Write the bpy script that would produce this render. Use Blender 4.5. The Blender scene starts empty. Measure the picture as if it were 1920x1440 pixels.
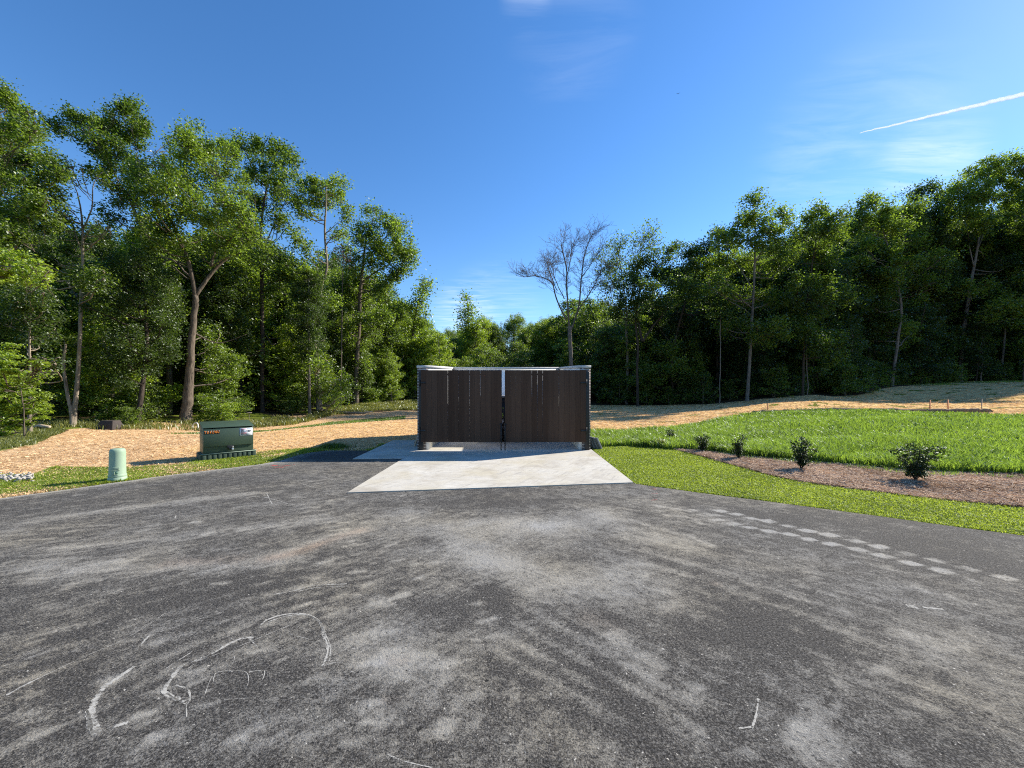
import bpy, math, random
import numpy as np
from mathutils import Vector
rng = np.random.default_rng(11)
random.seed(11)
S = bpy.context.scene
COL = S.collection
PI = math.pi
R = math.radians

# ------------------------------------------------------------------ camera, world, sun, exposure
EYE, F, HZ = 1.6, 720.0, 735.0          # eye height, focal length and horizon row in photo pixels (1920 wide)
cam_d = bpy.data.cameras.new('camera'); cam = bpy.data.objects.new('camera', cam_d); COL.objects.link(cam)
cam.location = (0, 0, EYE); cam.rotation_euler = (R(90), 0, 0)
cam_d.sensor_width = 36; cam_d.lens = 36 * F / 1920; cam_d.shift_y = 15 / 1920
cam_d.clip_start = 0.05; cam_d.clip_end = 30000
S.camera = cam
SUN_EL, SUN_ROT = R(33.4), math.atan2(0.868, 0.496)     # from the right and ahead
sd = bpy.data.lights.new('sun', 'SUN'); sd.energy = 5.0; sd.angle = R(0.53); sd.color = (1.0, 0.93, 0.82)
sun = bpy.data.objects.new('sun', sd); COL.objects.link(sun); sun.location = (60, 35, 60)
sdir = Vector((0.868 * math.cos(SUN_EL), 0.496 * math.cos(SUN_EL), math.sin(SUN_EL)))
sun.rotation_euler = sdir.to_track_quat('Z', 'Y').to_euler()
S.view_settings.view_transform = 'Standard'; S.view_settings.look = 'None'
S.view_settings.exposure = 0.97; S.view_settings.gamma = 1.0
S.cycles.max_bounces = 8; S.cycles.diffuse_bounces = 3; S.cycles.glossy_bounces = 2
S.cycles.transmission_bounces = 4; S.cycles.transparent_max_bounces = 12
S.cycles.use_denoising = False; S.cycles.pixel_filter_type = 'BLACKMAN_HARRIS'; S.cycles.filter_width = 1.1
S.cycles.sample_clamp_indirect = 6

class NT:
    """small helper round a node tree"""
    def __init__(s, tree): s.t = tree; s.n = tree.nodes; s.l = tree.links
    def new(s, typ, **kw):
        nd = s.n.new(typ)
        for k, v in kw.items():
            if k.startswith('i_'):
                key = k[2:]
                key = int(key) if key.isdigit() else key.replace('_', ' ')
                s.put(nd.inputs[key], v)
            else: setattr(nd, k, v)
        return nd
    def put(s, sock, v):
        if isinstance(v, bpy.types.NodeSocket): s.l.new(v, sock)
        elif hasattr(v, 'outputs'): s.l.new(v.outputs[0], sock)
        elif isinstance(v, tuple) and len(v) == 3 and sock.type == 'RGBA': sock.default_value = (*v, 1)
        else: sock.default_value = v
    def math(s, op, a, b=None, clamp=False):
        nd = s.new('ShaderNodeMath', operation=op, use_clamp=clamp); s.put(nd.inputs[0], a)
        if b is not None: s.put(nd.inputs[1], b)
        return nd.outputs[0]
    def noise(s, vec, scale, detail=3, rough=0.55, dist=0.0):
        nd = s.new('ShaderNodeTexNoise'); nd.inputs['Scale'].default_value = scale
        nd.inputs['Detail'].default_value = detail; nd.inputs['Roughness'].default_value = rough
        nd.inputs['Distortion'].default_value = dist
        if vec is not None: s.put(nd.inputs['Vector'], vec)
        return nd.outputs[0]
    def ramp(s, fac, stops):
        nd = s.new('ShaderNodeValToRGB'); s.put(nd.inputs[0], fac)
        cr = nd.color_ramp
        while len(cr.elements) > 1: cr.elements.remove(cr.elements[0])
        for i, (p, c) in enumerate(stops):
            e = cr.elements[0] if i == 0 else cr.elements.new(p)
            e.position = p; e.color = (*c, 1) if isinstance(c, tuple) else (c, c, c, 1)
        return nd.outputs[0]
    def mix(s, fac, a, b, mode='MIX'):
        nd = s.new('ShaderNodeMix', data_type='RGBA', blend_type=mode); s.put(nd.inputs[0], fac)
        s.put(nd.inputs[6], a); s.put(nd.inputs[7], b)
        return nd.outputs[2]
    def mapping(s, vec, scale=(1, 1, 1), rot=(0, 0, 0), loc=(0, 0, 0)):
        nd = s.new('ShaderNodeMapping'); s.put(nd.inputs[0], vec)
        nd.inputs['Scale'].default_value = scale; nd.inputs['Rotation'].default_value = rot; nd.inputs['Location'].default_value = loc
        return nd.outputs[0]

W = bpy.data.worlds.new('World'); S.world = W; W.use_nodes = True
w = NT(W.node_tree); w.n.clear()
sky = w.new('ShaderNodeTexSky', sky_type='NISHITA', sun_disc=False, sun_elevation=SUN_EL, sun_rotation=SUN_ROT)
sky.altitude = 100; sky.air_density = 1.0; sky.dust_density = 0.06; sky.ozone_density = 2.2
hs = w.new('ShaderNodeHueSaturation'); hs.inputs['Saturation'].default_value = 1.25; hs.inputs['Value'].default_value = 1.0
w.put(hs.inputs['Color'], sky)
tc = w.new('ShaderNodeTexCoord').outputs['Generated']
sep = w.new('ShaderNodeSeparateXYZ'); w.put(sep.inputs[0], tc)
zz = w.math('MAXIMUM', sep.outputs[2], 0.03)
cmb = w.new('ShaderNodeCombineXYZ'); w.put(cmb.inputs[0], w.math('DIVIDE', sep.outputs[0], zz)); w.put(cmb.inputs[1], w.math('DIVIDE', sep.outputs[1], zz))
cl = w.noise(w.mapping(cmb, scale=(1.2, 4.5, 1), rot=(0, 0, R(25))), 1.6, 7, 0.62, 0.6)
cl = w.ramp(cl, [(0.40, 0.0), (0.85, 1.0)])
tot = None
for px, py, wid, amp in [(1075, 60, 0.990, 0.12), (985, 8, 0.9985, 0.22), (1745, 300, 0.997, 0.55), (1600, 280, 0.985, 0.22), (870, 590, 0.995, 0.6), (930, 580, 0.99, 0.25)]:
    d = Vector(((px - 960) / F, 1, (HZ - py) / F)).normalized()
    dp = w.new('ShaderNodeVectorMath', operation='DOT_PRODUCT'); w.put(dp.inputs[0], tc); dp.inputs[1].default_value = d
    nrm = w.new('ShaderNodeMapRange', interpolation_type='SMOOTHSTEP'); w.put(nrm.inputs[0], dp.outputs['Value'])
    nrm.inputs[1].default_value = wid; nrm.inputs[2].default_value = 1.0; nrm.inputs[4].default_value = amp
    tot = nrm.outputs[0] if tot is None else w.math('ADD', tot, nrm.outputs[0])
cf = w.math('MULTIPLY', cl, tot, True)
tint = w.mix(1.0, hs, (1.02, 1.02, 1.10), 'MULTIPLY')
skc = w.mix(cf, tint, (6.0, 6.6, 7.6))
bg = w.new('ShaderNodeBackground', i_Strength=0.102); w.put(bg.inputs[0], skc)
wo = w.new('ShaderNodeOutputWorld'); w.put(wo.inputs[0], bg)

# ------------------------------------------------------------------ helpers
def at(px, py, Y):
    return np.array([(px - 960) / F * Y, Y, EYE + (HZ - py) / F * Y])
def g(px, py):                       # photo pixel -> point on the flat ground
    Y = EYE * F / (py - HZ); return np.array([(px - 960) / F * Y, Y])
def tag(o, label=None, cat=None, group=None, kind=None):
    if label: o['label'] = label
    if cat: o['category'] = cat
    if group: o['group'] = group
    if kind: o['kind'] = kind
    return o
def empty(name, loc, rz=0):
    o = bpy.data.objects.new(name, None); COL.objects.link(o); o.location = [float(v) for v in loc]; o.rotation_euler = (0, 0, rz)
    o.empty_display_size = 0.3
    return o
def mkmesh(name, V, Fs, mat, smooth=False, attrs=None):
    """Fs: list of int arrays (n,k)"""
    me = bpy.data.meshes.new(name)
    V = np.asarray(V, dtype=np.float32).reshape(-1, 3)
    Fs = [np.asarray(f, dtype=np.int32) for f in Fs if len(f)]
    loops = np.concatenate([f.ravel() for f in Fs])
    tot = np.concatenate([np.full(len(f), f.shape[1], np.int32) for f in Fs])
    start = np.concatenate([[0], np.cumsum(tot)[:-1]]).astype(np.int32)
    me.vertices.add(len(V)); me.vertices.foreach_set('co', V.ravel())
    me.loops.add(len(loops)); me.loops.foreach_set('vertex_index', loops)
    me.polygons.add(len(tot)); me.polygons.foreach_set('loop_start', start); me.polygons.foreach_set('loop_total', tot)
    if smooth: me.polygons.foreach_set('use_smooth', np.ones(len(tot), bool))
    for k, a in (attrs or {}).items():
        at_ = me.attributes.new(k, 'FLOAT_COLOR', 'POINT'); at_.data.foreach_set('color', np.asarray(a, np.float32).ravel())
    me.update(calc_edges=True)
    me.materials.append(mat)
    return me
def link(name, me, parent=None, loc=None):
    o = bpy.data.objects.new(name, me); COL.objects.link(o); o.parent = parent
    if loc is not None: o.location = [float(v) for v in loc]
    return o
class MB:
    def __init__(s): s.V = []; s.Q = []; s.T = []; s.n = 0
    def add(s, V, Q=None, T=None):
        V = np.asarray(V, float).reshape(-1, 3)
        if Q is not None and len(Q): s.Q.append(np.asarray(Q, int) + s.n)
        if T is not None and len(T): s.T.append(np.asarray(T, int) + s.n)
        s.V.append(V); s.n += len(V)
    def box(s, x0, x1, y0, y1, z0, z1, f=None):
        V = np.array([(x, y, z) for z in (z0, z1) for y in (y0, y1) for x in (x0, x1)], float)
        if f is not None: V = f(V)
        s.add(V, [(0, 2, 3, 1), (4, 5, 7, 6), (0, 1, 5, 4), (2, 6, 7, 3), (0, 4, 6, 2), (1, 3, 7, 5)])
    def tube(s, P, r, k=6, cap=True):
        P = np.asarray(P, float); n = len(P); r = np.broadcast_to(r, (n,))
        T = np.gradient(P, axis=0); T /= np.linalg.norm(T, axis=1)[:, None] + 1e-9
        up = np.array([0.31, 0.23, 0.92]) if abs(T[0] @ np.array([0.31, 0.23, 0.92])) < 0.9 else np.array([1.0, 0, 0])
        A = np.cross(T, up); A /= np.linalg.norm(A, axis=1)[:, None] + 1e-9
        B = np.cross(T, A)
        a = np.arange(k) * 2 * PI / k
        V = P[:, None, :] + r[:, None, None] * (np.cos(a)[None, :, None] * A[:, None, :] + np.sin(a)[None, :, None] * B[:, None, :])
        i = np.arange(n - 1)[:, None] * k; j = np.arange(k)[None, :]; j2 = (j + 1) % k
        Q = np.stack([i + j, i + j2, i + k + j2, i + k + j], -1).reshape(-1, 4)
        Vv = V.reshape(-1, 3); T3 = None
        if cap:
            Vv = np.vstack([Vv, P[0], P[-1]]); c0, c1 = n * k, n * k + 1
            jj = np.arange(k); T3 = np.vstack([np.stack([np.full(k, c0), (jj + 1) % k, jj], -1), np.stack([np.full(k, c1), (n - 1) * k + jj, (n - 1) * k + (jj + 1) % k], -1)])
        s.add(Vv, Q, T3)
    def lathe(s, prof, k=24, c=(0, 0)):
        prof = np.asarray(prof, float); n = len(prof); a = np.arange(k) * 2 * PI / k
        V = np.stack([c[0] + prof[:, 0:1] * np.cos(a), c[1] + prof[:, 0:1] * np.sin(a), np.repeat(prof[:, 1:2], k, 1)], -1).reshape(-1, 3)
        i = np.arange(n - 1)[:, None] * k; j = np.arange(k)[None, :]; j2 = (j + 1) % k
        s.add(V, np.stack([i + j, i + j2, i + k + j2, i + k + j], -1).reshape(-1, 4))
    def mesh(s, name, mat, smooth=False):
        return mkmesh(name, np.vstack(s.V), [np.vstack(s.Q) if s.Q else [], np.vstack(s.T) if s.T else []], mat, smooth)
    def build(s, name, mat, parent=None, loc=None, smooth=False, bevel=0):
        o = link(name, s.mesh(name, mat, smooth), parent, loc)
        if bevel:
            m = o.modifiers.new('bevel', 'BEVEL'); m.width = bevel; m.segments = 2; m.limit_method = 'ANGLE'
        return o

def vnoise(X, Y, scale, seed=0, octv=3, rough=0.5):
    """value noise on arrays"""
    out = 0; amp = 1; tot = 0
    for o in range(octv):
        x = X * scale + seed * 17.3 + o * 5.1; y = Y * scale + seed * 9.7 + o * 3.3
        xi = np.floor(x).astype(np.int64); yi = np.floor(y).astype(np.int64); fx = x - xi; fy = y - yi
        fx = fx * fx * (3 - 2 * fx); fy = fy * fy * (3 - 2 * fy)
        def h(a, b):
            v = (a * 374761393 + b * 668265263 + (seed + o) * 974634777) & 0x7fffffff
            v = ((v ^ (v >> 13)) * 1274126177) & 0x7fffffff
            return ((v ^ (v >> 16)) & 0xffff) / 65535.0
        v = h(xi, yi) * (1 - fx) * (1 - fy) + h(xi + 1, yi) * fx * (1 - fy) + h(xi, yi + 1) * (1 - fx) * fy + h(xi + 1, yi + 1) * fx * fy
        out = out + v * amp; tot += amp; amp *= rough; scale *= 2.07
    return out / tot
def sstep(a, b, x):
    t = np.clip((x - a) / (b - a), 0, 1); return t * t * (3 - 2 * t)
def inpoly(X, Y, poly):
    X = np.asarray(X, float); Y = np.asarray(Y, float); r = np.zeros(X.shape, bool); n = len(poly)
    for i in range(n):
        x0, y0 = poly[i]; x1, y1 = poly[(i + 1) % n]
        if y0 == y1: continue
        c = ((y0 > Y) != (y1 > Y)) & (X < (x1 - x0) * (Y - y0) / (y1 - y0) + x0)
        r ^= c
    return r
def pdist(X, Y, path, closed=False):
    """distance to a polyline, and the parameter along it"""
    X = np.asarray(X, float); Y = np.asarray(Y, float); best = np.full(X.shape, 1e9); par = np.zeros(X.shape)
    n = len(path); s = 0.0
    for i in range(n if closed else n - 1):
        x0, y0 = path[i]; x1, y1 = path[(i + 1) % n]
        dx, dy = x1 - x0, y1 - y0; L2 = dx * dx + dy * dy + 1e-12
        t = np.clip(((X - x0) * dx + (Y - y0) * dy) / L2, 0, 1)
        d = np.hypot(X - x0 - t * dx, Y - y0 - t * dy); L = math.sqrt(L2)
        m = d < best; best = np.where(m, d, best); par = np.where(m, s + t * L, par); s += L
    return best, par
def sdist(X, Y, poly):                # signed distance, positive inside
    d, _ = pdist(X, Y, poly, True); return np.where(inpoly(X, Y, poly), d, -d)

# ------------------------------------------------------------------ plan of the place (world metres)
LE = [(-14, -30), (-13, -5), (-10.4, 1), (-9.0, 3.6), (-7.72, 5.76), (-6.68, 7.29), (-5.6, 8.45), (-5.38, 9.0), (-5.42, 9.7), (-5.25, 10.3), (-4.9, 10.5)]
RE = [(30, -30), (20, -8), (12, -0.5), (8.2, 2.6), (5.7, 4.28), (4.93, 4.8), (4.06, 5.41), (2.9, 6.16), (2.12, 6.72), (2.05, 7.2), (2.0, 10.5)]
PAD = [(-2.6, 6.06), (2.13, 6.74), (2.27, 10.9), (2.27, 15.3), (-2.7, 15.3), (-2.7, 12.7), (-3.92, 12.66), (-3.79, 9.14), (-2.66, 9.2)]
ASPH = LE + RE[::-1]
HARD = [p for p in LE] + [(-3.85, 10.55), (-3.92, 12.66), (-2.7, 12.7), (-2.7, 15.3), (2.2, 15.3), (2.2, 10.5), (2.12, 6.74)] + RE[::-1][3:]
K = 1.6
def SC(P, f=1.6 / 1.3): return [(x * f, y * f) for x, y in P]
CP = [(1140, 808, 15.5), (1300, 797, 17), (1480, 770, 22), (1560, 771, 21), (1700, 776, 19), (1920, 783, 17), (1700, 765, 24),
      (1540, 751, 29), (1240, 778, 24), (1200, 761, 40), (1300, 757, 40), (1400, 752, 37), (1500, 740, 38.5), (1600, 726, 44),
      (1700, 713, 35 * K), (1800, 704, 34 * K), (1920, 698, 34 * K), (1920, 738, 33), (1700, 755, 36), (1920, 766, 21), (1600, 748, 33), (1500, 751, 31), (1400, 760, 30), (1800, 720, 46),
      (330, 787, 22), (130, 800, 17.7), (0, 815, 14.4), (480, 778, 26.5), (600, 772, 31), (668, 758, 39), (780, 751, 46), (950, 755, 50), (1120, 753, 48)]
pts = [(*at(a, b, c)[:2], at(a, b, c)[2]) for a, b, c in CP]
pts += [(x, y, 0) for x in (-9, -6, -3, 0, 3) for y in (0, 4, 8, 12, 16)]
pts += [(-12, 9, 0), (-12, 13, 0.0), (-8, 20, 0), (-3, 22, 0), (2, 22, 0.02), (-20, 10, 0), (5, 8, .0), (5, 12, .02), (8, 8, .0), (8, 12, .10), (12, 9, .06), (12, 14, .34), (7, 4, 0.0), (10, 4, .0), (15, 5, .05), (10, 6, 0), (18, 9, .15), (-14, 20, -.5), (-10, 26, -.4),
        (30, 10, .7), (45, 18, 1.6), (82, 54, 4.8), (86, 86, 6), (30, 80, 2.2), (-30, 40, 0), (-60, 20, 0), (-50, 70, .8), (0, 80, 1), (40, -10, .5), (-40, -20, 0), (0, -20, 0), (62, 74, 5), (44, 72, 3.6)]
PT = np.array(pts)
def _tps(r): return np.where(r > 0, r * r * np.log(r + 1e-9), 0)
_n = len(PT); _A = np.zeros((_n + 3, _n + 3)); _d = np.hypot(PT[:, None, 0] - PT[None, :, 0], PT[:, None, 1] - PT[None, :, 1])
_A[:_n, :_n] = _tps(_d) + np.eye(_n) * 1.0
_A[:_n, _n:] = np.c_[np.ones(_n), PT[:, :2]]; _A[_n:, :_n] = _A[:_n, _n:].T
_w = np.linalg.solve(_A, np.r_[PT[:, 2], 0, 0, 0])
def H(X, Y):
    X = np.asarray(X, float); Y = np.asarray(Y, float); sh = X.shape; x = X.ravel(); y = Y.ravel(); out = np.empty(len(x))
    for a in range(0, len(x), 20000):
        xx, yy = x[a:a + 20000], y[a:a + 20000]
        out[a:a + 20000] = _tps(np.hypot(xx[:, None] - PT[None, :, 0], yy[:, None] - PT[None, :, 1])) @ _w[:_n] + _w[_n] + _w[_n + 1] * xx + _w[_n + 2] * yy
    r = np.hypot(x, y - 20); far = sstep(55, 90, r)
    out = out * (1 - far) + far * 2.0
    h = sdist(x, y, HARD)
    out = np.clip(out, -1, 8)
    out += (vnoise(x, y, 0.35, 3, 3) - 0.5) * 0.16 * sstep(0.5, 5, -h)
    # low mounds of graded soil on the right
    out += 0.5 * np.exp(-(((x - 19.8) / 3.2) ** 2 + ((y - 26.5) / 1.6) ** 2)) * 0.6
    out = np.where(h > 0, -0.06 - 0.0 * x, out * sstep(0, 2.2, -h) - 0.015 - 0.045 * (1 - sstep(0, 0.05, -h)))
    return out.reshape(sh)
def H1(x, y): return float(H(np.array([x]), np.array([y]))[0])

# ------------------------------------------------------------------ materials
MATS = {}
def mat(name):
    m = bpy.data.materials.new(name); m.use_nodes = True; t = NT(m.node_tree); t.n.clear(); MATS[name] = m
    out = t.new('ShaderNodeOutputMaterial'); return m, t, out
def principled(t, out, col, rough=0.7, spec=0.3, bump=None, bstr=0.3, bdist=0.02, metal=0):
    p = t.new('ShaderNodeBsdfPrincipled'); t.put(p.inputs['Base Color'], col); t.put(p.inputs['Roughness'], rough)
    p.inputs['Specular IOR Level'].default_value = spec; p.inputs['Metallic'].default_value = metal
    if bump is not None:
        b = t.new('ShaderNodeBump'); b.inputs['Strength'].default_value = bstr; b.inputs['Distance'].default_value = bdist
        t.put(b.inputs['Height'], bump); t.put(p.inputs['Normal'], b)
    t.put(out.inputs[0], p); return p
def simple(name, c, rough=0.6, spec=0.3, var=0.15, scale=8, metal=0, bstr=0.1):
    m, t, out = mat(name); tc_ = t.new('ShaderNodeTexCoord').outputs['Object']
    n = t.noise(tc_, scale, 4, 0.6)
    lo = tuple(v * (1 - var) for v in c); hi = tuple(min(1, v * (1 + var)) for v in c)
    principled(t, out, t.ramp(n, [(0.3, lo), (0.7, hi)]), rough, spec, n, bstr, 0.005, metal)
    return m
def leafmat(name, dark, light, trans, mixf=0.42, gl=0.10):
    m, t, out = mat(name)
    geo = t.new('ShaderNodeNewGeometry'); oi = t.new('ShaderNodeObjectInfo')
    tcn = t.new('ShaderNodeTexCoord').outputs['Object']
    n1 = t.noise(tcn, 0.9, 2, 0.5)
    f = t.math('ADD', t.math('MULTIPLY', geo.outputs['Random Per Island'], 0.55), t.math('MULTIPLY', n1, 0.6))
    f = t.math('ADD', f, t.math('MULTIPLY', t.math('SUBTRACT', oi.outputs['Random'], 0.5), 0.35))
    c = t.ramp(f, [(0.25, dark), (0.85, light)])
    tr = t.mix(1.0, c, trans, 'MULTIPLY')
    d = t.new('ShaderNodeBsdfDiffuse'); t.put(d.inputs[0], c)
    b = t.new('ShaderNodeBsdfTranslucent'); t.put(b.inputs[0], tr)
    mx = t.new('ShaderNodeMixShader'); mx.inputs[0].default_value = mixf; t.put(mx.inputs[1], d); t.put(mx.inputs[2], b)
    gs = t.new('ShaderNodeBsdfGlossy'); gs.inputs['Roughness'].default_value = 0.55; gs.inputs[0].default_value = (0.8, 0.85, 0.8, 1)
    fr = t.new('ShaderNodeFresnel'); fr.inputs[0].default_value = 1.4
    m2 = t.new('ShaderNodeMixShader'); t.put(m2.inputs[0], t.math('MULTIPLY', fr, gl, True)); t.put(m2.inputs[1], mx); t.put(m2.inputs[2], gs)
    t.put(out.inputs[0], m2)
    return m
L_OAK = leafmat('leaf_oak', (0.028, 0.050, 0.009), (0.118, 0.162, 0.025), (3.0, 3.2, 1.6))
L_LIME = leafmat('leaf_lime', (0.068, 0.112, 0.012), (0.215, 0.288, 0.033), (2.6, 2.6, 1.4))
L_DARK = leafmat('leaf_dark', (0.014, 0.028, 0.007), (0.052, 0.082, 0.016), (3.2, 3.3, 1.8), 0.38)
L_HOLLY = leafmat('leaf_holly', (0.014, 0.026, 0.010), (0.055, 0.080, 0.025), (2.2, 2.4, 1.0), 0.25, 0.10)
L_DEAD = leafmat('leaf_dead', (0.10, 0.05, 0.02), (0.22, 0.12, 0.06), (1.5, 1.2, 1.0))
G_TALL = leafmat('grass_tall', (0.042, 0.076, 0.013), (0.172, 0.242, 0.042), (2.2, 2.3, 1.3), 0.42, 0.22)
G_LAWN = leafmat('grass_lawn', (0.065, 0.105, 0.014), (0.245, 0.310, 0.045), (2.3, 2.2, 1.4), 0.45, 0.10)
G_WEED = leafmat('grass_weed', (0.07, 0.09, 0.02), (0.20, 0.21, 0.06), (2.0, 1.9, 1.2), 0.4, 0.2)
G_STRAW = leafmat('straw_strand', (0.36, 0.22, 0.10), (0.78, 0.58, 0.34), (1.2, 1.0, 0.8), 0.2, 0.0)
G_PINE = leafmat('pine_strand', (0.115, 0.064, 0.040), (0.74, 0.56, 0.40), (1.1, 0.9, 0.8), 0.15, 0.0)

def barkmat(name, dark, light):
    m, t, out = mat(name); tcn = t.new('ShaderNodeTexCoord').outputs['Object']
    n = t.noise(t.mapping(tcn, scale=(9, 9, 1.6)), 1.6, 5, 0.65, 0.4)
    n2 = t.noise(tcn, 0.7, 2)
    f = t.math('ADD', t.math('MULTIPLY', n, 0.75), t.math('MULTIPLY', n2, 0.3))
    principled(t, out, t.ramp(f, [(0.36, dark), (0.68, light)]), 0.9, 0.1, n, 0.8, 0.04)
    return m
B_OAK = barkmat('bark_oak', (0.035, 0.028, 0.021), (0.185, 0.150, 0.115))
B_PALE = barkmat('bark_pale', (0.085, 0.068, 0.05), (0.34, 0.285, 0.215))
B_DARK = barkmat('bark_dark', (0.020, 0.016, 0.013), (0.085, 0.068, 0.055))
B_GREY = barkmat('bark_grey', (0.06, 0.052, 0.045), (0.21, 0.185, 0.16))

# ground: straw matting, grass, pine mulch and woodland litter, mixed by painted masks
m, t, out = mat('ground'); GROUND = m
tcn = t.new('ShaderNodeTexCoord').outputs['Object']
at1 = t.new('ShaderNodeAttribute', attribute_name='mask'); sp = t.new('ShaderNodeSeparateColor'); t.put(sp.inputs[0], at1.outputs['Color'])
at2 = t.new('ShaderNodeAttribute', attribute_name='mask2'); sp2 = t.new('ShaderNodeSeparateColor'); t.put(sp2.inputs[0], at2.outputs['Color'])
nf = t.noise(t.mapping(tcn, scale=(1, 2.2, 1), rot=(0, 0, .3)), 22, 5, 0.75, 1.5)
nf2 = t.noise(t.mapping(tcn, scale=(2.4, 1, 1), rot=(0, 0, -.5)), 16, 5, 0.75, 2.0)
nm = t.noise(tcn, 1.3, 4, 0.6)
fib = t.math('MULTIPLY', t.math('ADD', nf, nf2), 0.5)
gold = t.ramp(fib, [(0.36, (0.33, 0.19, 0.075)), (0.46, (0.64, 0.42, 0.17)), (0.58, (0.84, 0.61, 0.30))])
gold = t.mix(t.math('MULTIPLY', t.ramp(nm, [(0.45, 0.0), (0.62, 1.0)]), 0.55), gold, (0.42, 0.25, 0.115))
brown = t.ramp(fib, [(0.36, (0.20, 0.115, 0.06)), (0.48, (0.46, 0.30, 0.16)), (0.60, (0.78, 0.58, 0.36))])
straw = t.mix(sp2.outputs[0], gold, brown)
litter = t.ramp(fib, [(0.35, (0.022, 0.016, 0.010)), (0.55, (0.075, 0.055, 0.035)), (0.68, (0.14, 0.11, 0.06))])
grs = t.ramp(fib, [(0.35, (0.070, 0.085, 0.014)), (0.55, (0.150, 0.185, 0.028)), (0.68, (0.26, 0.25, 0.07))])
mul = t.ramp(fib, [(0.36, (0.055, 0.030, 0.018)), (0.50, (0.18, 0.112, 0.070)), (0.64, (0.46, 0.34, 0.23))])
def soft(a, k=0.45):   # mask with a ragged edge
    return t.ramp(t.math('ADD', a, t.math('MULTIPLY', t.math('SUBTRACT', t.noise(tcn, 5, 5, 0.7), 0.5), k * 2.2)), [(0.42, 0.0), (0.58, 1.0)])
c = t.mix(soft(sp.outputs[0]), litter, straw)
c = t.mix(soft(sp.outputs[1]), c, grs)
c = t.mix(soft(sp.outputs[2], 0.15), c, mul)
principled(t, out, c, 0.95, 0.0, fib, 0.55, 0.03)

# asphalt: black aggregate under tan and white dust (the dust mask is painted on the sheet)
m, t, out = mat('asphalt'); ASPHALT = m
tcn = t.new('ShaderNodeTexCoord').outputs['Object']
da = t.new('ShaderNodeAttribute', attribute_name='dust'); ds = t.new('ShaderNodeSeparateColor'); t.put(ds.inputs[0], da.outputs['Color'])
vo = t.new('ShaderNodeTexVoronoi'); vo.inputs['Scale'].default_value = 95; t.put(vo.inputs['Vector'], tcn)
def streak(deg, sc_, k_, det=5, rg=0.7, di=0.4):
    return t.noise(t.mapping(t.mapping(tcn, rot=(0, 0, R(-deg))), scale=(1, k_, 1)), sc_, det, rg, di)
agg = t.noise(tcn, 130, 4, 0.75)
agg2 = t.noise(tcn, 46, 3, 0.7)
pit = t.noise(tcn, 26, 4, 0.7)
agg3 = t.noise(tcn, 75, 2, 0.6)
base = t.ramp(t.math('ADD', t.math('MULTIPLY', agg, 0.5), t.math('MULTIPLY', agg3, 0.5)), [(0.37, (0.010, 0.009, 0.008)), (0.50, (0.048, 0.045, 0.042)), (0.61, (0.155, 0.147, 0.135))])
n1 = t.noise(tcn, 2.6, 5, 0.68, 0.3)
n2 = streak(10, 4.5, 3.0)
cov = t.math('ADD', ds.outputs[0], t.math('ADD', t.math('MULTIPLY', t.math('SUBTRACT', n1, 0.5), 0.55), t.math('MULTIPLY', t.math('SUBTRACT', n2, 0.5), 0.50)))
n3 = t.noise(tcn, 9.0, 5, 0.75, 0.8)
n4 = streak(46, 2.2, 8); n5 = streak(-42, 1.8, 7); n6 = t.math('MULTIPLY', t.math('ADD', streak(52, 9, 7), streak(-36, 7, 6)), 0.5)
lr = t.new('ShaderNodeSeparateXYZ'); t.put(lr.inputs[0], tcn)
side = t.new('ShaderNodeMapRange'); t.put(side.inputs[0], lr.outputs[0]); side.inputs[1].default_value = -1.0; side.inputs[2].default_value = 1.5
dirn = t.math('ADD', t.math('MULTIPLY', n4, t.math('SUBTRACT', 1.0, side)), t.math('MULTIPLY', n5, side))
cov = t.math('ADD', cov, t.math('MULTIPLY', t.math('SUBTRACT', n3, 0.5), 0.95))
cov = t.math('ADD', cov, t.math('MULTIPLY', t.math('SUBTRACT', dirn, 0.5), 0.72))
cov = t.math('ADD', cov, t.math('MULTIPLY', t.math('SUBTRACT', n6, 0.5), 0.85))
cov = t.math('ADD', cov, t.math('MULTIPLY', t.math('SUBTRACT', agg2, 0.5), 0.7))
cov = t.math('ADD', cov, t.math('MULTIPLY', t.math('SUBTRACT', agg, 0.5), 1.0))
covr = t.ramp(cov, [(0.26, 0.02), (0.48, 0.30), (0.84, 0.70)])
tan = t.mix(t.ramp(t.noise(tcn, 0.8, 3), [(0.4, 0.0), (0.65, 1.0)]), (0.385, 0.37, 0.335), (0.43, 0.39, 0.31))
tan = t.mix(ds.outputs[1], tan, (0.42, 0.25, 0.15))
tan = t.mix(ds.outputs[2], tan, (0.50, 0.50, 0.49))
c = t.mix(covr, base, tan)
spk = t.ramp(t.noise(tcn, 42, 2, 0.5), [(0.70, 0.0), (0.73, 1.0)])
c = t.mix(t.math('MULTIPLY', spk, 0.8), c, (0.55, 0.52, 0.46))
pits = t.ramp(pit, [(0.33, 1.0), (0.40, 0.0)])
c = t.mix(t.math('MULTIPLY', pits, 0.85), c, (0.012, 0.012, 0.012))
hh = t.math('ADD', t.math('MULTIPLY', agg, 0.6), t.math('MULTIPLY', pit, 1.0))
principled(t, out, c, 0.88, 0.12, hh, 1.0, 0.016)

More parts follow.
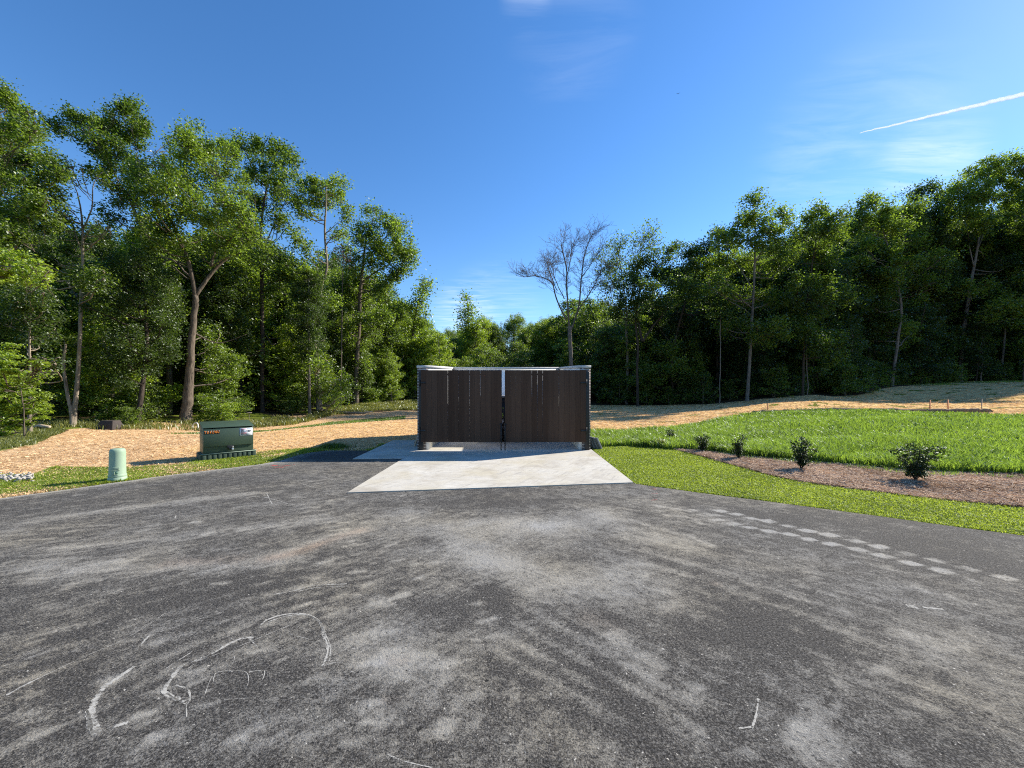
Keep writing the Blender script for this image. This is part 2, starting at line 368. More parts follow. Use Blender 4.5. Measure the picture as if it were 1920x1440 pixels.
m, t, out = mat('concrete'); CONC = m
tcn = t.new('ShaderNodeTexCoord').outputs['Object']
n1 = t.noise(tcn, 1.5, 6, 0.65, 0.5); n2 = t.noise(t.mapping(tcn, scale=(1, 9, 1)), 3.5, 4, 0.65, 0.4); n3 = t.noise(tcn, 90, 3, 0.6)
wv = t.new('ShaderNodeTexWave', wave_type='RINGS', rings_direction='Z'); wv.inputs['Scale'].default_value = 1.4; wv.inputs['Distortion'].default_value = 14; wv.inputs['Detail'].default_value = 3; t.put(wv.inputs[0], t.mapping(tcn, loc=(-1.4, -8.2, 0)))
c = t.ramp(n1, [(0.30, (0.37, 0.335, 0.275)), (0.5, (0.49, 0.46, 0.395)), (0.7, (0.54, 0.515, 0.455))])
c = t.mix(t.math('MULTIPLY', t.ramp(n2, [(0.50, 0.0), (0.68, 1.0)]), 0.6), c, (0.27, 0.26, 0.25))
c = t.mix(t.math('MULTIPLY', t.math('MULTIPLY', t.ramp(wv.outputs[1], [(0.75, 0.0), (0.95, 1.0)]), t.ramp(n1, [(0.52, 0.0), (0.66, 1.0)])), 0.22), c, (0.22, 0.21, 0.20))
c = t.mix(t.math('MULTIPLY', t.ramp(t.noise(tcn, 0.9, 4, 0.6), [(0.48, 0.0), (0.66, 1.0)]), 0.35), c, (0.42, 0.36, 0.22))
c = t.mix(t.math('MULTIPLY', t.ramp(t.noise(t.mapping(t.mapping(tcn, rot=(0, 0, R(-62))), scale=(1, 9, 1)), 1.6, 4, 0.65), [(0.55, 0.0), (0.68, 1.0)]), 0.5), c, (0.25, 0.235, 0.21))
c = t.mix(0.12, c, t.ramp(n3, [(0.3, 0.1), (0.7, 0.9)]), 'OVERLAY')
principled(t, out, c, 0.85, 0.1, t.math('ADD', n3, t.math('MULTIPLY', n2, 2)), 0.3, 0.004)

def brickmat():
    m, t, out = mat('brick'); tcn = t.new('ShaderNodeTexCoord').outputs['Object']
    s_ = t.new('ShaderNodeSeparateXYZ'); t.put(s_.inputs[0], tcn)
    cb = t.new('ShaderNodeCombineXYZ'); t.put(cb.inputs[0], t.math('ADD', s_.outputs[0], s_.outputs[1])); t.put(cb.inputs[1], s_.outputs[2])
    br = t.new('ShaderNodeTexBrick'); t.put(br.inputs['Vector'], cb)
    br.inputs['Scale'].default_value = 1.0; br.inputs['Brick Width'].default_value = 0.21; br.inputs['Row Height'].default_value = 0.0765; br.inputs['Mortar Size'].default_value = 0.009
    br.inputs['Color1'].default_value = (0.10, 0.082, 0.076, 1); br.inputs['Color2'].default_value = (0.26, 0.21, 0.19, 1); br.inputs['Mortar'].default_value = (0.55, 0.53, 0.50, 1)
    n = t.noise(tcn, 60, 3); c = t.mix(0.5, br.outputs[0], n, 'OVERLAY')
    b = t.math('SUBTRACT', t.math('MULTIPLY', n, 0.2), br.outputs['Fac'])
    principled(t, out, c, 0.9, 0.1, b, 0.7, 0.006); return m
BRICK = brickmat()
CAPM = simple('cap_stone', (0.50, 0.49, 0.475), 0.85, 0.2, 0.22, 14)
WHITE = simple('white_paint', (0.78, 0.78, 0.76), 0.7, 0.2, 0.04, 3)
m, t, out = mat('gate_board'); BOARD = m
tcn = t.new('ShaderNodeTexCoord').outputs['Object']; geo = t.new('ShaderNodeNewGeometry')
n = t.noise(t.mapping(tcn, scale=(30, 30, 1.0)), 1.2, 4, 0.6, 0.5)
n2 = t.noise(t.mapping(tcn, scale=(1, 1, .35)), 1.1, 3)
f = t.math('ADD', t.math('MULTIPLY', n, 0.45), t.math('ADD', t.math('MULTIPLY', geo.outputs['Random Per Island'], 0.30), t.math('MULTIPLY', n2, 0.25)))
principled(t, out, t.ramp(f, [(0.25, (0.046, 0.027, 0.019)), (0.75, (0.100, 0.063, 0.045))]), 0.85, 0.06, n, 0.25, 0.003)
BLACK = simple('black_steel', (0.018, 0.018, 0.018), 0.5, 0.4, 0.2)
DUMP = simple('dumpster_black', (0.012, 0.012, 0.013), 0.55, 0.3, 0.3, 3)
LIDG = simple('lid_grey', (0.22, 0.22, 0.21), 0.6)
TGREEN = simple('transformer_green', (0.045, 0.072, 0.045), 0.42, 0.45, 0.10, 6, 0, 0.04)
SKIRT = simple('skirt_green', (0.055, 0.080, 0.055), 0.6, 0.3, 0.15, 9)
PGREEN = simple('pedestal_green', (0.27, 0.36, 0.25), 0.5, 0.2, 0.05, 5, 0, 0.03)
STEEL = simple('galvanised', (0.55, 0.55, 0.56), 0.35, 0.5, 0.1, 20, 0.8)
STICKW = simple('sticker_white', (0.74, 0.76, 0.80), 0.5, 0.3, 0.03)
RED = simple('sticker_red', (0.50, 0.035, 0.03), 0.5)
BLUE = simple('sticker_blue', (0.10, 0.20, 0.55), 0.5)
GREYT = simple('print_grey', (0.30, 0.31, 0.36), 0.6)
ORANGE = simple('orange_vinyl', (0.85, 0.25, 0.03), 0.5)
LIMET = simple('lime_print', (0.34, 0.50, 0.06), 0.5)
STAKE = simple('stake_wood', (0.55, 0.24, 0.12), 0.8)
WATT = simple('wattle_straw', (0.20, 0.14, 0.09), 0.95, 0.1, 0.6, 25, 0, 1.0)
ROCK = simple('rock_pale', (0.36, 0.34, 0.31), 0.9, 0.0, 0.2, 20)
CBLOCK = simple('block_shade_dark', (0.055, 0.045, 0.04), 0.8, 0.2, 0.2)  # concrete darkened as a whole: wood-edge shade is put into its colour
PAVER = simple('paver_grey', (0.20, 0.195, 0.19), 0.85, 0.2, 0.25, 30)
WOODP = simple('weathered_board', (0.42, 0.34, 0.25), 0.85, 0.1, 0.25, 20)
WOODD = simple('dark_board', (0.07, 0.05, 0.04), 0.85)
PIPEW = simple('white_pipe', (0.72, 0.70, 0.64), 0.5)
REDP = simple('red_spray_paint', (0.62, 0.08, 0.07), 0.8)
def chalk(name, col, thr=0.45):
    m, t, out = mat(name); tcn = t.new('ShaderNodeTexCoord').outputs['Object']
    n = t.noise(tcn, 55, 4, 0.8); n2 = t.noise(tcn, 9, 3, 0.6)
    a = t.ramp(t.math('ADD', t.math('MULTIPLY', n, 0.6), t.math('MULTIPLY', n2, 0.5)), [(thr, 0.0), (thr + 0.12, 0.85)])
    p = t.new('ShaderNodeBsdfDiffuse'); t.put(p.inputs[0], col); tr = t.new('ShaderNodeBsdfTransparent')
    mx = t.new('ShaderNodeMixShader'); t.put(mx.inputs[0], a); t.put(mx.inputs[1], tr); t.put(mx.inputs[2], p); t.put(out.inputs[0], mx)
    return m
CHALK = chalk('scrape_white', (0.42, 0.405, 0.365), 0.468)
CHALKR = chalk('spray_red', (0.55, 0.10, 0.09), 0.5)

# ------------------------------------------------------------------ ground sheet
def axis(lo, hi, step, far, grow=1.18):
    a = list(np.arange(lo, hi + 1e-6, step)); s_ = step; x = a[-1]
    while x < far: s_ *= grow; x += s_; a.append(x)
    s_ = step; x = a[0]; b = []
    while x > -far: s_ *= grow; x -= s_; b.append(x)
    return np.array(b[::-1] + a)
gx = axis(-24, 40, 0.16, 1500); gy = axis(3, 42, 0.16, 1500)
GX, GY = np.meshgrid(gx, gy); GZ = H(GX, GY)
nX, nY = len(gx), len(gy)
ii = np.arange(nY - 1)[:, None] * nX + np.arange(nX - 1)[None, :]
quads = np.stack([ii, ii + 1, ii + nX + 1, ii + nX], -1).reshape(-1, 4)
def gp(*pp): return [tuple(g(*p)) for p in pp]
# regions, drawn in plan
STRAW_L = gp((-900, 880), (-400, 850), (0, 846), (60, 835), (130, 802), (330, 788), (390, 790), (480, 783), (560, 776)) + [(-14.5, 29.5), (-12.5, 31), (-10, 34), (-7, 33), (-2.5, 30), (2.2, 30)] + [(2.3, 14), (-2.7, 12.8), (-3.9, 12.3)] + gp((640, 838), (560, 842), (470, 848), (360, 862), (240, 876), (100, 876), (60, 890), (0, 890), (-300, 925), (-900, 950))
STRAW_R = [(2.2, 15.4), (4.2, 15.2), (6.5, 15.8), (8.5, 17.5), (12, 20), (15.5, 21.2), (19, 19.8), (23.5, 17.2), (34, 15), (45, 18), (98, 49), (74, 53.5), (59, 52.5), (49, 46.5), (36, 40), (28, 37.5), (20, 37.5), (12, 42), (3, 46), (-3, 36), (-2.5, 28), (2.2, 24)]
GRASS_STRIP = [(-17.5, 19.0), (-14.0, 18.9), (-9.4, 22.3), (-7, 25), (-5, 28.5), (-4, 31), (-6.5, 30), (-9.5, 26), (-14, 22), (-17.5, 20.6)]
GRASS_STRIP = gp((310, 806), (480, 806), (560, 797), (640, 786), (700, 781), (760, 778), (760, 774), (700, 776), (620, 781), (540, 789), (440, 799))
GRASS_L2 = gp((0, 845), (60, 835), (110, 812), (125, 803), (60, 800), (-80, 800), (-300, 815), (-300, 850))
MULCH = gp((1262, 842), (1300, 851), (1350, 865), (1400, 878), (1450, 892), (1500, 903), (1600, 917), (1750, 936), (1920, 951), (2300, 985), (2600, 960), (2200, 905), (1920, 889), (1700, 880), (1600, 870), (1500, 863), (1400, 856), (1330, 846))
FIELD = gp((1130, 838), (1180, 836), (1262, 842), (1330, 846), (1400, 857), (1500, 863), (1600, 871), (1700, 881), (1920, 890), (2300, 915)) + [(16, 6), (30, 7), (30, 15.6), (23.5, 17.2), (19, 19.6), (15.5, 21), (12, 19.8), (8.5, 17.3), (6.5, 15.5), (4.2, 14.8), (2.35, 14.6)]
sL = sdist(GX, GY, STRAW_L); sR = sdist(GX, GY, STRAW_R)
ms = np.maximum(sstep(-0.35, 0.35, sL), sstep(-0.6, 0.6, sR))
wood_edge_d = sdist(GX, GY, GRASS_STRIP)
mg = np.maximum.reduce([sstep(-0.3, 0.3, sdist(GX, GY, GRASS_STRIP)), sstep(-0.4, 0.4, sdist(GX, GY, GRASS_L2)) * 0.75, sstep(-0.3, 0.3, sdist(GX, GY, FIELD))])
nearA = sdist(GX, GY, HARD)
near_left = sstep(-1.5, -1.0, nearA) * (GX < 0) * (ms < 0.6)
near_right = (GX > 2) * (GY < 15) * (sdist(GX, GY, MULCH) < 0.4) * (nearA < 0) * (GX < 40)
lft = (GX < -3) * (GY < 14) * (sL < 0) * (nearA < 0) * (GX > -30)
mg = np.maximum.reduce([mg, near_left, near_right * 1.0, lft * 0.8])
# green strip in the shade below the right wood, and patches of seedlings
strip = np.exp(-((GY - (51 + 1.5 * np.sin(GX * .2))) / 1.5) ** 2) * sstep(14, 20, GX) * 0.9
mg = np.maximum(mg, strip * sstep(0.35, 0.6, vnoise(GX, GY, 0.5, 8, 3) + 0.15))
mg = np.maximum(mg, (vnoise(GX, GY, 1.1, 21, 4) > 0.66) * (sR > 0) * 0.8)
# weeds between the litter at the wood's edge
mg = np.maximum(mg, np.where((ms < 0.5) & (GY > 17) & (GY < 60) & (GX < 4), sstep(0.42, 0.6, vnoise(GX, GY, 0.45, 5, 3)) * 0.8, 0))
mm = sstep(-0.05, 0.05, sdist(GX, GY, MULCH))
br = np.clip(sstep(-7.5, -10.0, GX + 0.35 * (GY - 9) + (vnoise(GX, GY, .6, 2) - .5) * 4) + sstep(23, 27, GY) * (GX < 0), 0, 1)
z0 = np.zeros_like(ms)
mask = np.stack([ms, mg, mm, z0 + 1], -1); mask2 = np.stack([br, z0, z0, z0 + 1], -1)
GZ2 = GZ + 0.012 * sstep(0.0, 0.35, sdist(GX, GY, MULCH)) * (0.6 + 0.8 * vnoise(GX, GY, 2.5, 4, 3))
gm = mkmesh('ground', np.stack([GX, GY, GZ2], -1), [quads], GROUND, True, {'mask': mask.reshape(-1, 4), 'mask2': mask2.reshape(-1, 4)})
tag(link('ground', gm), 'open ground of straw matting, grass and woodland litter', kind='structure')

# ------------------------------------------------------------------ asphalt sheet with painted dust
ys = np.r_[np.linspace(-30, 0.8, 14), np.arange(1.0, 10.501, 0.026)]
lx = np.interp(ys, [p[1] for p in LE], [p[0] for p in LE]); rx = np.interp(ys, [p[1] for p in RE], [p[0] for p in RE])
# ease the corners of the plan polyline, then make the edge ragged
ker = np.hanning(15); ker /= ker.sum()
def ease(a):
    p = np.pad(a, 7, mode='edge'); b = np.convolve(p, ker, 'valid'); b[:15] = a[:15]; b[-3:] = a[-3:]; return b
lx, rx = ease(lx), ease(rx)
lx = lx + (vnoise(ys, ys * 0, 3.0, 31, 3) - 0.5) * 0.10; rx = np.where(ys < 6.8, rx + (vnoise(ys, ys * 0, 3.0, 37, 3) - 0.5) * 0.06, rx)
NC = 760
tt = np.linspace(0, 1, NC)[None, :]
AX = lx[:, None] * (1 - tt) + rx[:, None] * tt; AY = np.repeat(ys[:, None], NC, 1)
dust = 0.33 + 0.28 * (vnoise(AX, AY, 0.55, 51, 4) - 0.5) * 2 * 0.7
orange = np.zeros_like(dust); white = np.zeros_like(dust)
def stroke(path, width, amp, arr='d', per=0.0, lo=0.35):
    global dust, orange, white
    P = [tuple(g(*p)) for p in path]; d, s_ = pdist(AX, AY, P); L = sum(math.dist(P[i], P[i + 1]) for i in range(len(P) - 1))
    f = np.exp(-(d / width) ** 2) * sstep(0, 0.15 * L, s_ + 0.02 * L) * sstep(0, 0.15 * L, L - s_ + 0.02 * L)
    f = f * (lo + (1 - lo) * 2 * np.clip(vnoise(AX, AY, 2.2, int(path[0][0]) % 97, 3) - 0.2, 0, 1))
    if per: f = f * (0.35 + 0.65 * (np.sin(s_ * 2 * PI / per) > 0))
    if amp < 0: amp *= .65
    if arr == 'd': dust = dust + amp * f
    elif arr == 'o': orange = orange + amp * f
    else: white = white + amp * f
# light, dusty sweeps
stroke([(700, 960), (850, 1000), (1000, 985), (1120, 1000)], 0.45, 0.35)
stroke([(860, 1040), (960, 1060), (1060, 1080), (1240, 1060)], 0.30, 0.34)
stroke([(800, 1010), (1000, 1100), (1150, 1120), (1380, 1125)], 0.28, 0.28)
stroke([(1100, 950), (1180, 990), (1330, 1040)], 0.25, 0.30)
stroke([(1040, 950), (1150, 960)], 0.25, 0.25, 'w')
stroke([(860, 985), (960, 975), (1060, 995)], 0.20, 0.45, 'w')
stroke([(1130, 1180), (1190, 1230), (1240, 1270)], 0.10, 0.50)
stroke([(1470, 1360), (1540, 1400), (1600, 1440)], 0.16, 0.45)
stroke([(640, 1200), (740, 1230), (800, 1270)], 0.16, 0.25)
stroke([(640, 970), (470, 990), (300, 1010), (60, 1030)], 0.16, 0.30)
stroke([(540, 920), (420, 930), (250, 950), (0, 985)], 0.14, 0.30)
stroke([(600, 1040), (420, 1060), (200, 1060), (0, 1060)], 0.16, 0.28)
stroke([(350, 1020), (200, 1060), (0, 1100)], 0.12, 0.25)
stroke([(420, 1390), (520, 1360), (640, 1330)], 0.18, 0.20)
stroke([(1700, 1180), (1800, 1250), (1920, 1300)], 0.4, 0.14)
stroke([(1180, 1300), (1330, 1310), (1500, 1290), (1700, 1300)], 0.2, 0.20)
stroke([(1020, 1330), (1060, 1380), (1040, 1440)], 0.12, 0.20)
# dark, swept bands where tyres took the dust off
stroke([(780, 1000), (860, 1060), (930, 1120), (1000, 1170)], 0.14, -0.45)
stroke([(1240, 1090), (1360, 1150), (1480, 1190), (1600, 1210)], 0.16, -0.40)
stroke([(1010, 1240), (1100, 1250), (1200, 1330), (1260, 1440)], 0.12, -0.30)
stroke([(560, 1090), (440, 1100), (320, 1130), (150, 1150)], 0.20, -0.35)
stroke([(700, 1120), (840, 1130), (900, 1180)], 0.2, -0.30)
stroke([(0, 1330), (100, 1330), (180, 1300)], 0.2, -0.45)
stroke([(240, 1380), (420, 1300), (620, 1290)], 0.15, -0.25)
stroke([(1240, 930), (1500, 975), (1920, 1050)], 0.35, -0.35)
stroke([(1640, 1000), (1920, 1090)], 0.35, -0.20)
stroke([(880, 950), (1180, 930)], 0.12, -0.2)
stroke([(1300, 1140), (1700, 1330), (1920, 1440)], 0.3, -0.16)
stroke([(1500, 1250), (1380, 1320), (1290, 1420)], 0.2, -0.18)
# parallel tyre sweeps
for k in range(13):
    o_ = k * 17; sg = 1 if k % 2 else -1
    stroke([(-60, 1205 + o_ * 1.25), (150, 1150 + o_ * 1.05), (320, 1105 + o_ * .8), (520, 1062 + o_ * .55), (720, 1038 + o_ * .42)], .035, sg * rng.uniform(.12, .28))
for k in range(9):
    o_ = k * 20; sg = 1 if k % 2 else -1
    stroke([(1000 - o_ * .8, 1130 + o_ * .5), (1130 - o_ * .6, 1200 + o_ * .6), (1290 - o_ * .3, 1300 + o_ * .7), (1420, 1440 + o_ * .4)], .035, sg * rng.uniform(.12, .26))
    stroke([(1150, 1010 + o_ * .5), (1350, 1060 + o_ * .6), (1600, 1135 + o_ * .9), (1930, 1260 + o_ * 1.1)], .045, sg * rng.uniform(.08, .20))
# red clay stain
stroke([(470, 1055), (560, 1035), (640, 1005), (700, 988)], 0.10, 0.85, 'o'); stroke([(500, 1045), (600, 1015), (700, 988)], 0.12, 0.35)
stroke([(290, 1056), (420, 1048), (470, 1048)], 0.12, 0.45, 'o')
stroke([(1080, 1155), (1180, 1175)], 0.10, 0.3, 'o'); stroke([(730, 1320), (740, 1300)], .05, .4, 'o')
stroke([(715, 1238), (770, 1240)], 0.04, 0.25, 'o'); stroke([(700, 1240), (780, 1240)], 0.12, 0.3)
stroke([(1330, 1090), (1350, 1100)], .06, .5, 'o')
# scrubbed bars at a slant, left of the slab
for k in range(12):
    x = 540 + k * 9; stroke([(x, 948 + k * 7), (x + 55, 942 + k * 7)], 0.032, 0.30)
for k in range(16):
    y = 968 + k * 8; a_ = rng.uniform(0, 120); b_ = rng.uniform(190, 330); stroke([(a_ - 60, y + 16 + rng.uniform(-3, 3)), (a_ + 60, y + 8), (b_, y - 2)], 0.025, rng.uniform(.08, .26)); stroke([(a_, y + 20), (a_ + 90, y + 12), (b_ - 40, y + 2)], 0.02, -rng.uniform(.05, .25))
for k in range(170):
    x = rng.uniform(0, 900); y = rng.uniform(920, 1400); s_ = (y - 735) / 720
    stroke([(x, y), (x + rng.uniform(20, 70) * s_ * 1.6, y - rng.uniform(4, 26) * s_)], rng.uniform(0.012, 0.05), rng.uniform(0.2, 0.55), 'd' if rng.random() < .8 else 'w')
for k in range(60):
    x = rng.uniform(900, 1900); y = rng.uniform(1050, 1430); s_ = (y - 735) / 720
    stroke([(x, y), (x + rng.uniform(10, 60) * s_, y + rng.uniform(0, 34) * s_)], rng.uniform(0.02, 0.09), rng.uniform(0.1, 0.35))
# pale tread prints in two rows on the right
def row(path, n, wl, ww, amp):
    global dust, white
    P = np.array([g(*p) for p in path]); L = np.r_[0, np.cumsum(np.hypot(*np.diff(P, axis=0).T))]
    for k in range(n):
        s_ = L[-1] * (k + 0.5) / n; x = np.interp(s_, L, P[:, 0]); y = np.interp(s_, L, P[:, 1]); e = 0.05
        dx = np.interp(min(s_ + e, L[-1]), L, P[:, 0]) - np.interp(max(s_ - e, 0), L, P[:, 0]); dy = np.interp(min(s_ + e, L[-1]), L, P[:, 1]) - np.interp(max(s_ - e, 0), L, P[:, 1])
        n_ = math.hypot(dx, dy); dx /= n_; dy /= n_
        a = (AX - x) * dx + (AY - y) * dy; b = -(AX - x) * dy + (AY - y) * dx; a = a + b * 0.3
        f = np.exp(-((a / wl) ** 4 + (b / ww) ** 4)); k_ = rng.uniform(.6, 1.1) * (0.45 + 0.55 * k / n if n > 15 else 1)
        dust = dust + amp * f * k_; white = white + amp * 0.35 * f * k_
UP = [(1352, 958), (1380, 964), (1410, 972), (1440, 977), (1477, 986), (1515, 995), (1555, 1003), (1602, 1014), (1650, 1025), (1702, 1038), (1755, 1050), (1815, 1066), (1883, 1083)]
LO = [(1345, 975), (1375, 982), (1407, 989), (1442, 996), (1480, 1002), (1517, 1011), (1560, 1020), (1608, 1030), (1655, 1042), (1708, 1056), (1765, 1070), (1825, 1088, .5)]
FT = [(1232 + 14 * k + rng.uniform(-3, 3), 944 + 3 * k + rng.uniform(-3, 5), .4) for k in range(9)] + [(1240 + 15 * k + rng.uniform(-4, 4), 960 + 4 * k + rng.uniform(-4, 4), .35) for k in range(7)] + [(1210 + 18 * k, 985 + 5 * k + rng.uniform(-4, 4), .3) for k in range(8)]
brk = vnoise(AX, AY, 9, 77, 3)
for q in UP + LO + FT:
    x, y = g(q[0], q[1]); am_ = (q[2] if len(q) > 2 else 1.0) * rng.uniform(.55, 1.0); a = (AX - x) + (AY - y) * rng.uniform(.1, .5); b = (AY - y) - .12 * (AX - x)
    hw = .080 * rng.uniform(.8, 1.1) * (.6 if len(q) > 2 else 1); hh_ = .060 * rng.uniform(.8, 1.1)
    f = np.exp(-((a / hw) ** 6 + (b / hh_) ** 6)) * (.35 + 1.1 * brk)
    dust = dust + am_ * f; white = white + .25 * am_ * f
edge_l = AX - lx[:, None]
dust = dust + 0.9 * np.exp(-(edge_l / 0.10) ** 2) * (AY < 9) + 0.25 * np.exp(-(edge_l / 0.4) ** 2)
dust = np.where((AY > 9.1), dust - 0.15, dust)
dust = np.clip(dust, 0, 1.2); orange = np.clip(orange, 0, 1) * 0.5; white = np.clip(white, 0, 1)
i0 = np.arange(len(ys) - 1)[:, None] * NC + np.arange(NC - 1)[None, :]
dm = np.stack([dust, orange, white, dust * 0 + 1], -1).reshape(-1, 4)
am = mkmesh('asphalt', np.stack([AX, AY, 0 * AX], -1), [np.stack([i0, i0 + 1, i0 + NC + 1, i0 + NC], -1).reshape(-1, 4)], ASPHALT, False, {'dust': dm})
tag(link('asphalt_lot', am), 'dusty dark asphalt lot with tyre and scrape marks', kind='structure')

# concrete slab
def prism(mb, poly, z0, z1):
    n = len(poly); V = [(x, y, z0) for x, y in poly] + [(x, y, z1) for x, y in poly]
    mb.add(V, [(i, (i + 1) % n, n + (i + 1) % n, n + i) for i in range(n)])
def polyobj(name, poly, z0, z1, m_, parent=None, bev=0):
    n = len(poly); me = bpy.data.meshes.new(name)
    me.from_pydata([(x, y, z0) for x, y in poly] + [(x, y, z1) for x, y in poly], [], [tuple(range(n, 2 * n))] + [(i, (i + 1) % n, n + (i + 1) % n, n + i) for i in range(n)])
    me.materials.append(m_); o = link(name, me, parent)
    if bev:
        b = o.modifiers.new('bevel', 'BEVEL'); b.width = bev; b.segments = 2; b.limit_method = 'ANGLE'
    return o
tag(polyobj('concrete_slab', [(-2.6, 6.06), (2.13, 6.74), (2.27, 15.3), (-2.6, 15.3)], -0.10, 0.016, CONC), 'pale broom finished concrete apron in front of the gates', kind='structure')
tag(polyobj('concrete_walk', [(-3.92, 12.66), (-3.79, 9.14), (-2.615, 9.2), (-2.615, 12.68)], -0.10, 0.012, CONC), 'concrete strip beside the left enclosure wall', kind='structure')

# ------------------------------------------------------------------ scrape and paint marks on the asphalt
def smooth_path(P, n=10, closed=False):
    P = np.asarray(P, float); out = []
    for i in range(len(P) - 1):
        p0 = P[max(i - 1, 0)]; p1 = P[i]; p2 = P[i + 1]; p3 = P[min(i + 2, len(P) - 1)]
        for k in range(n):
            u = k / n; out.append(0.5 * ((2 * p1) + (-p0 + p2) * u + (2 * p0 - 5 * p1 + 4 * p2 - p3) * u * u + (-p0 + 3 * p1 - 3 * p2 + p3) * u ** 3))
    out.append(P[-1]); return np.array(out)
def ribbon(mb, path, wd, z=0.004, n=8):
    P = smooth_path([g(*p) for p in path], n); T = np.gradient(P, axis=0); T /= np.linalg.norm(T, axis=1)[:, None] + 1e-9
    N = np.c_[-T[:, 1], T[:, 0]]; k = len(P); ww = wd * .85 * (0.5 + 0.9 * rng.random(k))[:, None] * 0.5
    P = P + rng.normal(0, wd * 0.06, P.shape)
    z = .0012
    V = np.vstack([np.c_[P + N * ww, np.full(k, z)], np.c_[P - N * ww, np.full(k, z)]]); i = np.arange(k - 1)
    mb.add(V, np.stack([i, i + 1, k + i + 1, k + i], -1))
def mark(label, items, m_=CHALK):
    mb = MB()
    for path, wd in items: ribbon(mb, path, wd)
    tag(mb.build('scrape_mark', m_), label, kind='structure')
mark('white hooked scrape curving on the asphalt', [([(490, 1172), (500, 1163), (530, 1153), (565, 1151), (592, 1160), (604, 1175), (606, 1190), (613, 1203), (614, 1225), (605, 1249)], 0.018), ([(500, 1167), (535, 1156), (570, 1153), (595, 1163), (607, 1180), (612, 1195), (620, 1215), (617, 1240)], 0.011), ([(605, 1249), (630, 1242)], 0.010)])
mark('long pale bent scrape beside the hooked one', [([(475, 1196), (455, 1197), (430, 1207), (400, 1224), (365, 1240), (340, 1250), (322, 1272), (309, 1297), (345, 1316)], 0.024), ([(312, 1300), (350, 1320), (354, 1295), (330, 1285)], 0.010), ([(455, 1195), (470, 1200), (485, 1216), (492, 1210)], 0.010), ([(349, 1318), (350, 1345)], 0.006)])
mark('thick chalky scrape ending low on the asphalt', [([(252, 1250), (222, 1270), (200, 1285), (190, 1295), (178, 1315), (170, 1335), (174, 1355), (182, 1374)], 0.034), ([(163, 1332), (170, 1368), (185, 1374)], 0.018)])
mark('short double scrape in the middle of the lot', [([(513, 1115), (550, 1108), (590, 1098), (650, 1095)], 0.012), ([(560, 1109), (600, 1101), (652, 1099)], 0.008)])
mark('thin straight scratches at the left of the lot', [([(12, 1304), (40, 1288), (73, 1272)], 0.016), ([(73, 1272), (150, 1235), (240, 1195), (310, 1150)], 0.005), ([(262, 1212), (272, 1200), (282, 1190)], 0.018), ([(300, 1185), (360, 1165), (420, 1147)], 0.006), ([(312, 1253), (340, 1235), (360, 1222)], 0.010), ([(370, 1240), (420, 1222), (470, 1203), (560, 1165)], 0.005)])
mark('faint scribbled scratches inside the bent scrape', [([(400, 1278), (405, 1262), (425, 1258)], 0.0045), ([(430, 1258), (460, 1260), (466, 1275), (462, 1290)], 0.0045), ([(466, 1260), (495, 1258), (492, 1275)], 0.0045), ([(385, 1300), (392, 1280), (398, 1268)], 0.0045), ([(420, 1312), (450, 1310), (480, 1309)], 0.0045), ([(545, 1190), (578, 1198)], 0.0045), ([(430, 1235), (440, 1232), (436, 1245)], 0.0045), ([(350, 1255), (365, 1245)], 0.0045)])
mark('forked white scratch low on the right of the lot', [([(1422, 1310), (1418, 1340), (1410, 1366)], 0.010), ([(1385, 1366), (1412, 1363)], 0.012)])
mark('white chip marks near the right edge', [([(1700, 1135), (1722, 1140)], 0.045), ([(1730, 1139), (1770, 1143)], 0.03)])
mark('thin scratches near the bottom of the lot', [([(725, 1414), (760, 1428), (820, 1442)], 0.006), ([(440, 1390), (455, 1380), (468, 1365)], .014), ([(215, 1362), (240, 1355)], .02)])
mark('faint crossing scratches left of the slab', [([(470, 930), (505, 934), (540, 945)], 0.012), ([(500, 925), (510, 945)], 0.012), ([(330, 966), (328, 974)], .012), ([(610, 925), (655, 932)], .012), ([(560, 905), (590, 915)], .01), ([(600, 892), (640, 905)], .01)])
mark('three red spray dashes at the edge of the lot', [([(1220, 917), (1232, 917)], 0.03), ([(1221, 925), (1233, 925)], 0.03), ([(1221, 938), (1232, 937)], 0.03)], CHALKR)
mark('faded red spray beside the shadow tip', [([(508, 872), (530, 874), (552, 871)], 0.07), ([(515, 877), (532, 876)], 0.05)], CHALKR)

# ------------------------------------------------------------------ bin enclosure with two board gates
XL, XR, YF, YB, TH = -2.6, 2.155, 10.55, 15.1, 0.31
TF, TB = 2.255, 2.50                                         # wall heights (without cap): the slab falls away to the back
def ht(y): return TF + (TB - TF) * (y - YF) / (YB - YF)
enc = empty('bin_enclosure', ((XL + XR) / 2, YF, 0)); ex, ey = (XL + XR) / 2, YF
tag(enc, 'brick walled bin enclosure with stone cap closed by two dark board gates', 'enclosure')
def wallbox(name, x0, x1, y0, y1, m_, z0=0.0, top=0.0, hgt=None):
    mb = MB(); V = []
    for z in (0, 1):
        for y in (y0, y1):
            for x in (x0, x1): V.append((x - ex, y - ey, z0 if z == 0 else ht(y) + top))
    if hgt is not None:
        V = [(a, b, (ht(b + ey) + top if i < 4 else ht(b + ey) + top + hgt)) for i, (a, b, c_) in enumerate(V)]
    mb.add(V, [(0, 2, 3, 1), (4, 5, 7, 6), (0, 1, 5, 4), (2, 6, 7, 3), (0, 4, 6, 2), (1, 3, 7, 5)])
    return mb.build(name, m_, enc)
BR = 0.22
wallbox('brick_wall', XL, XL + BR, YF, YB, BRICK); wallbox('brick_wall', XR - BR, XR, YF, YB, BRICK); wallbox('brick_wall', XL + BR, XR - BR, YB - BR, YB, BRICK)
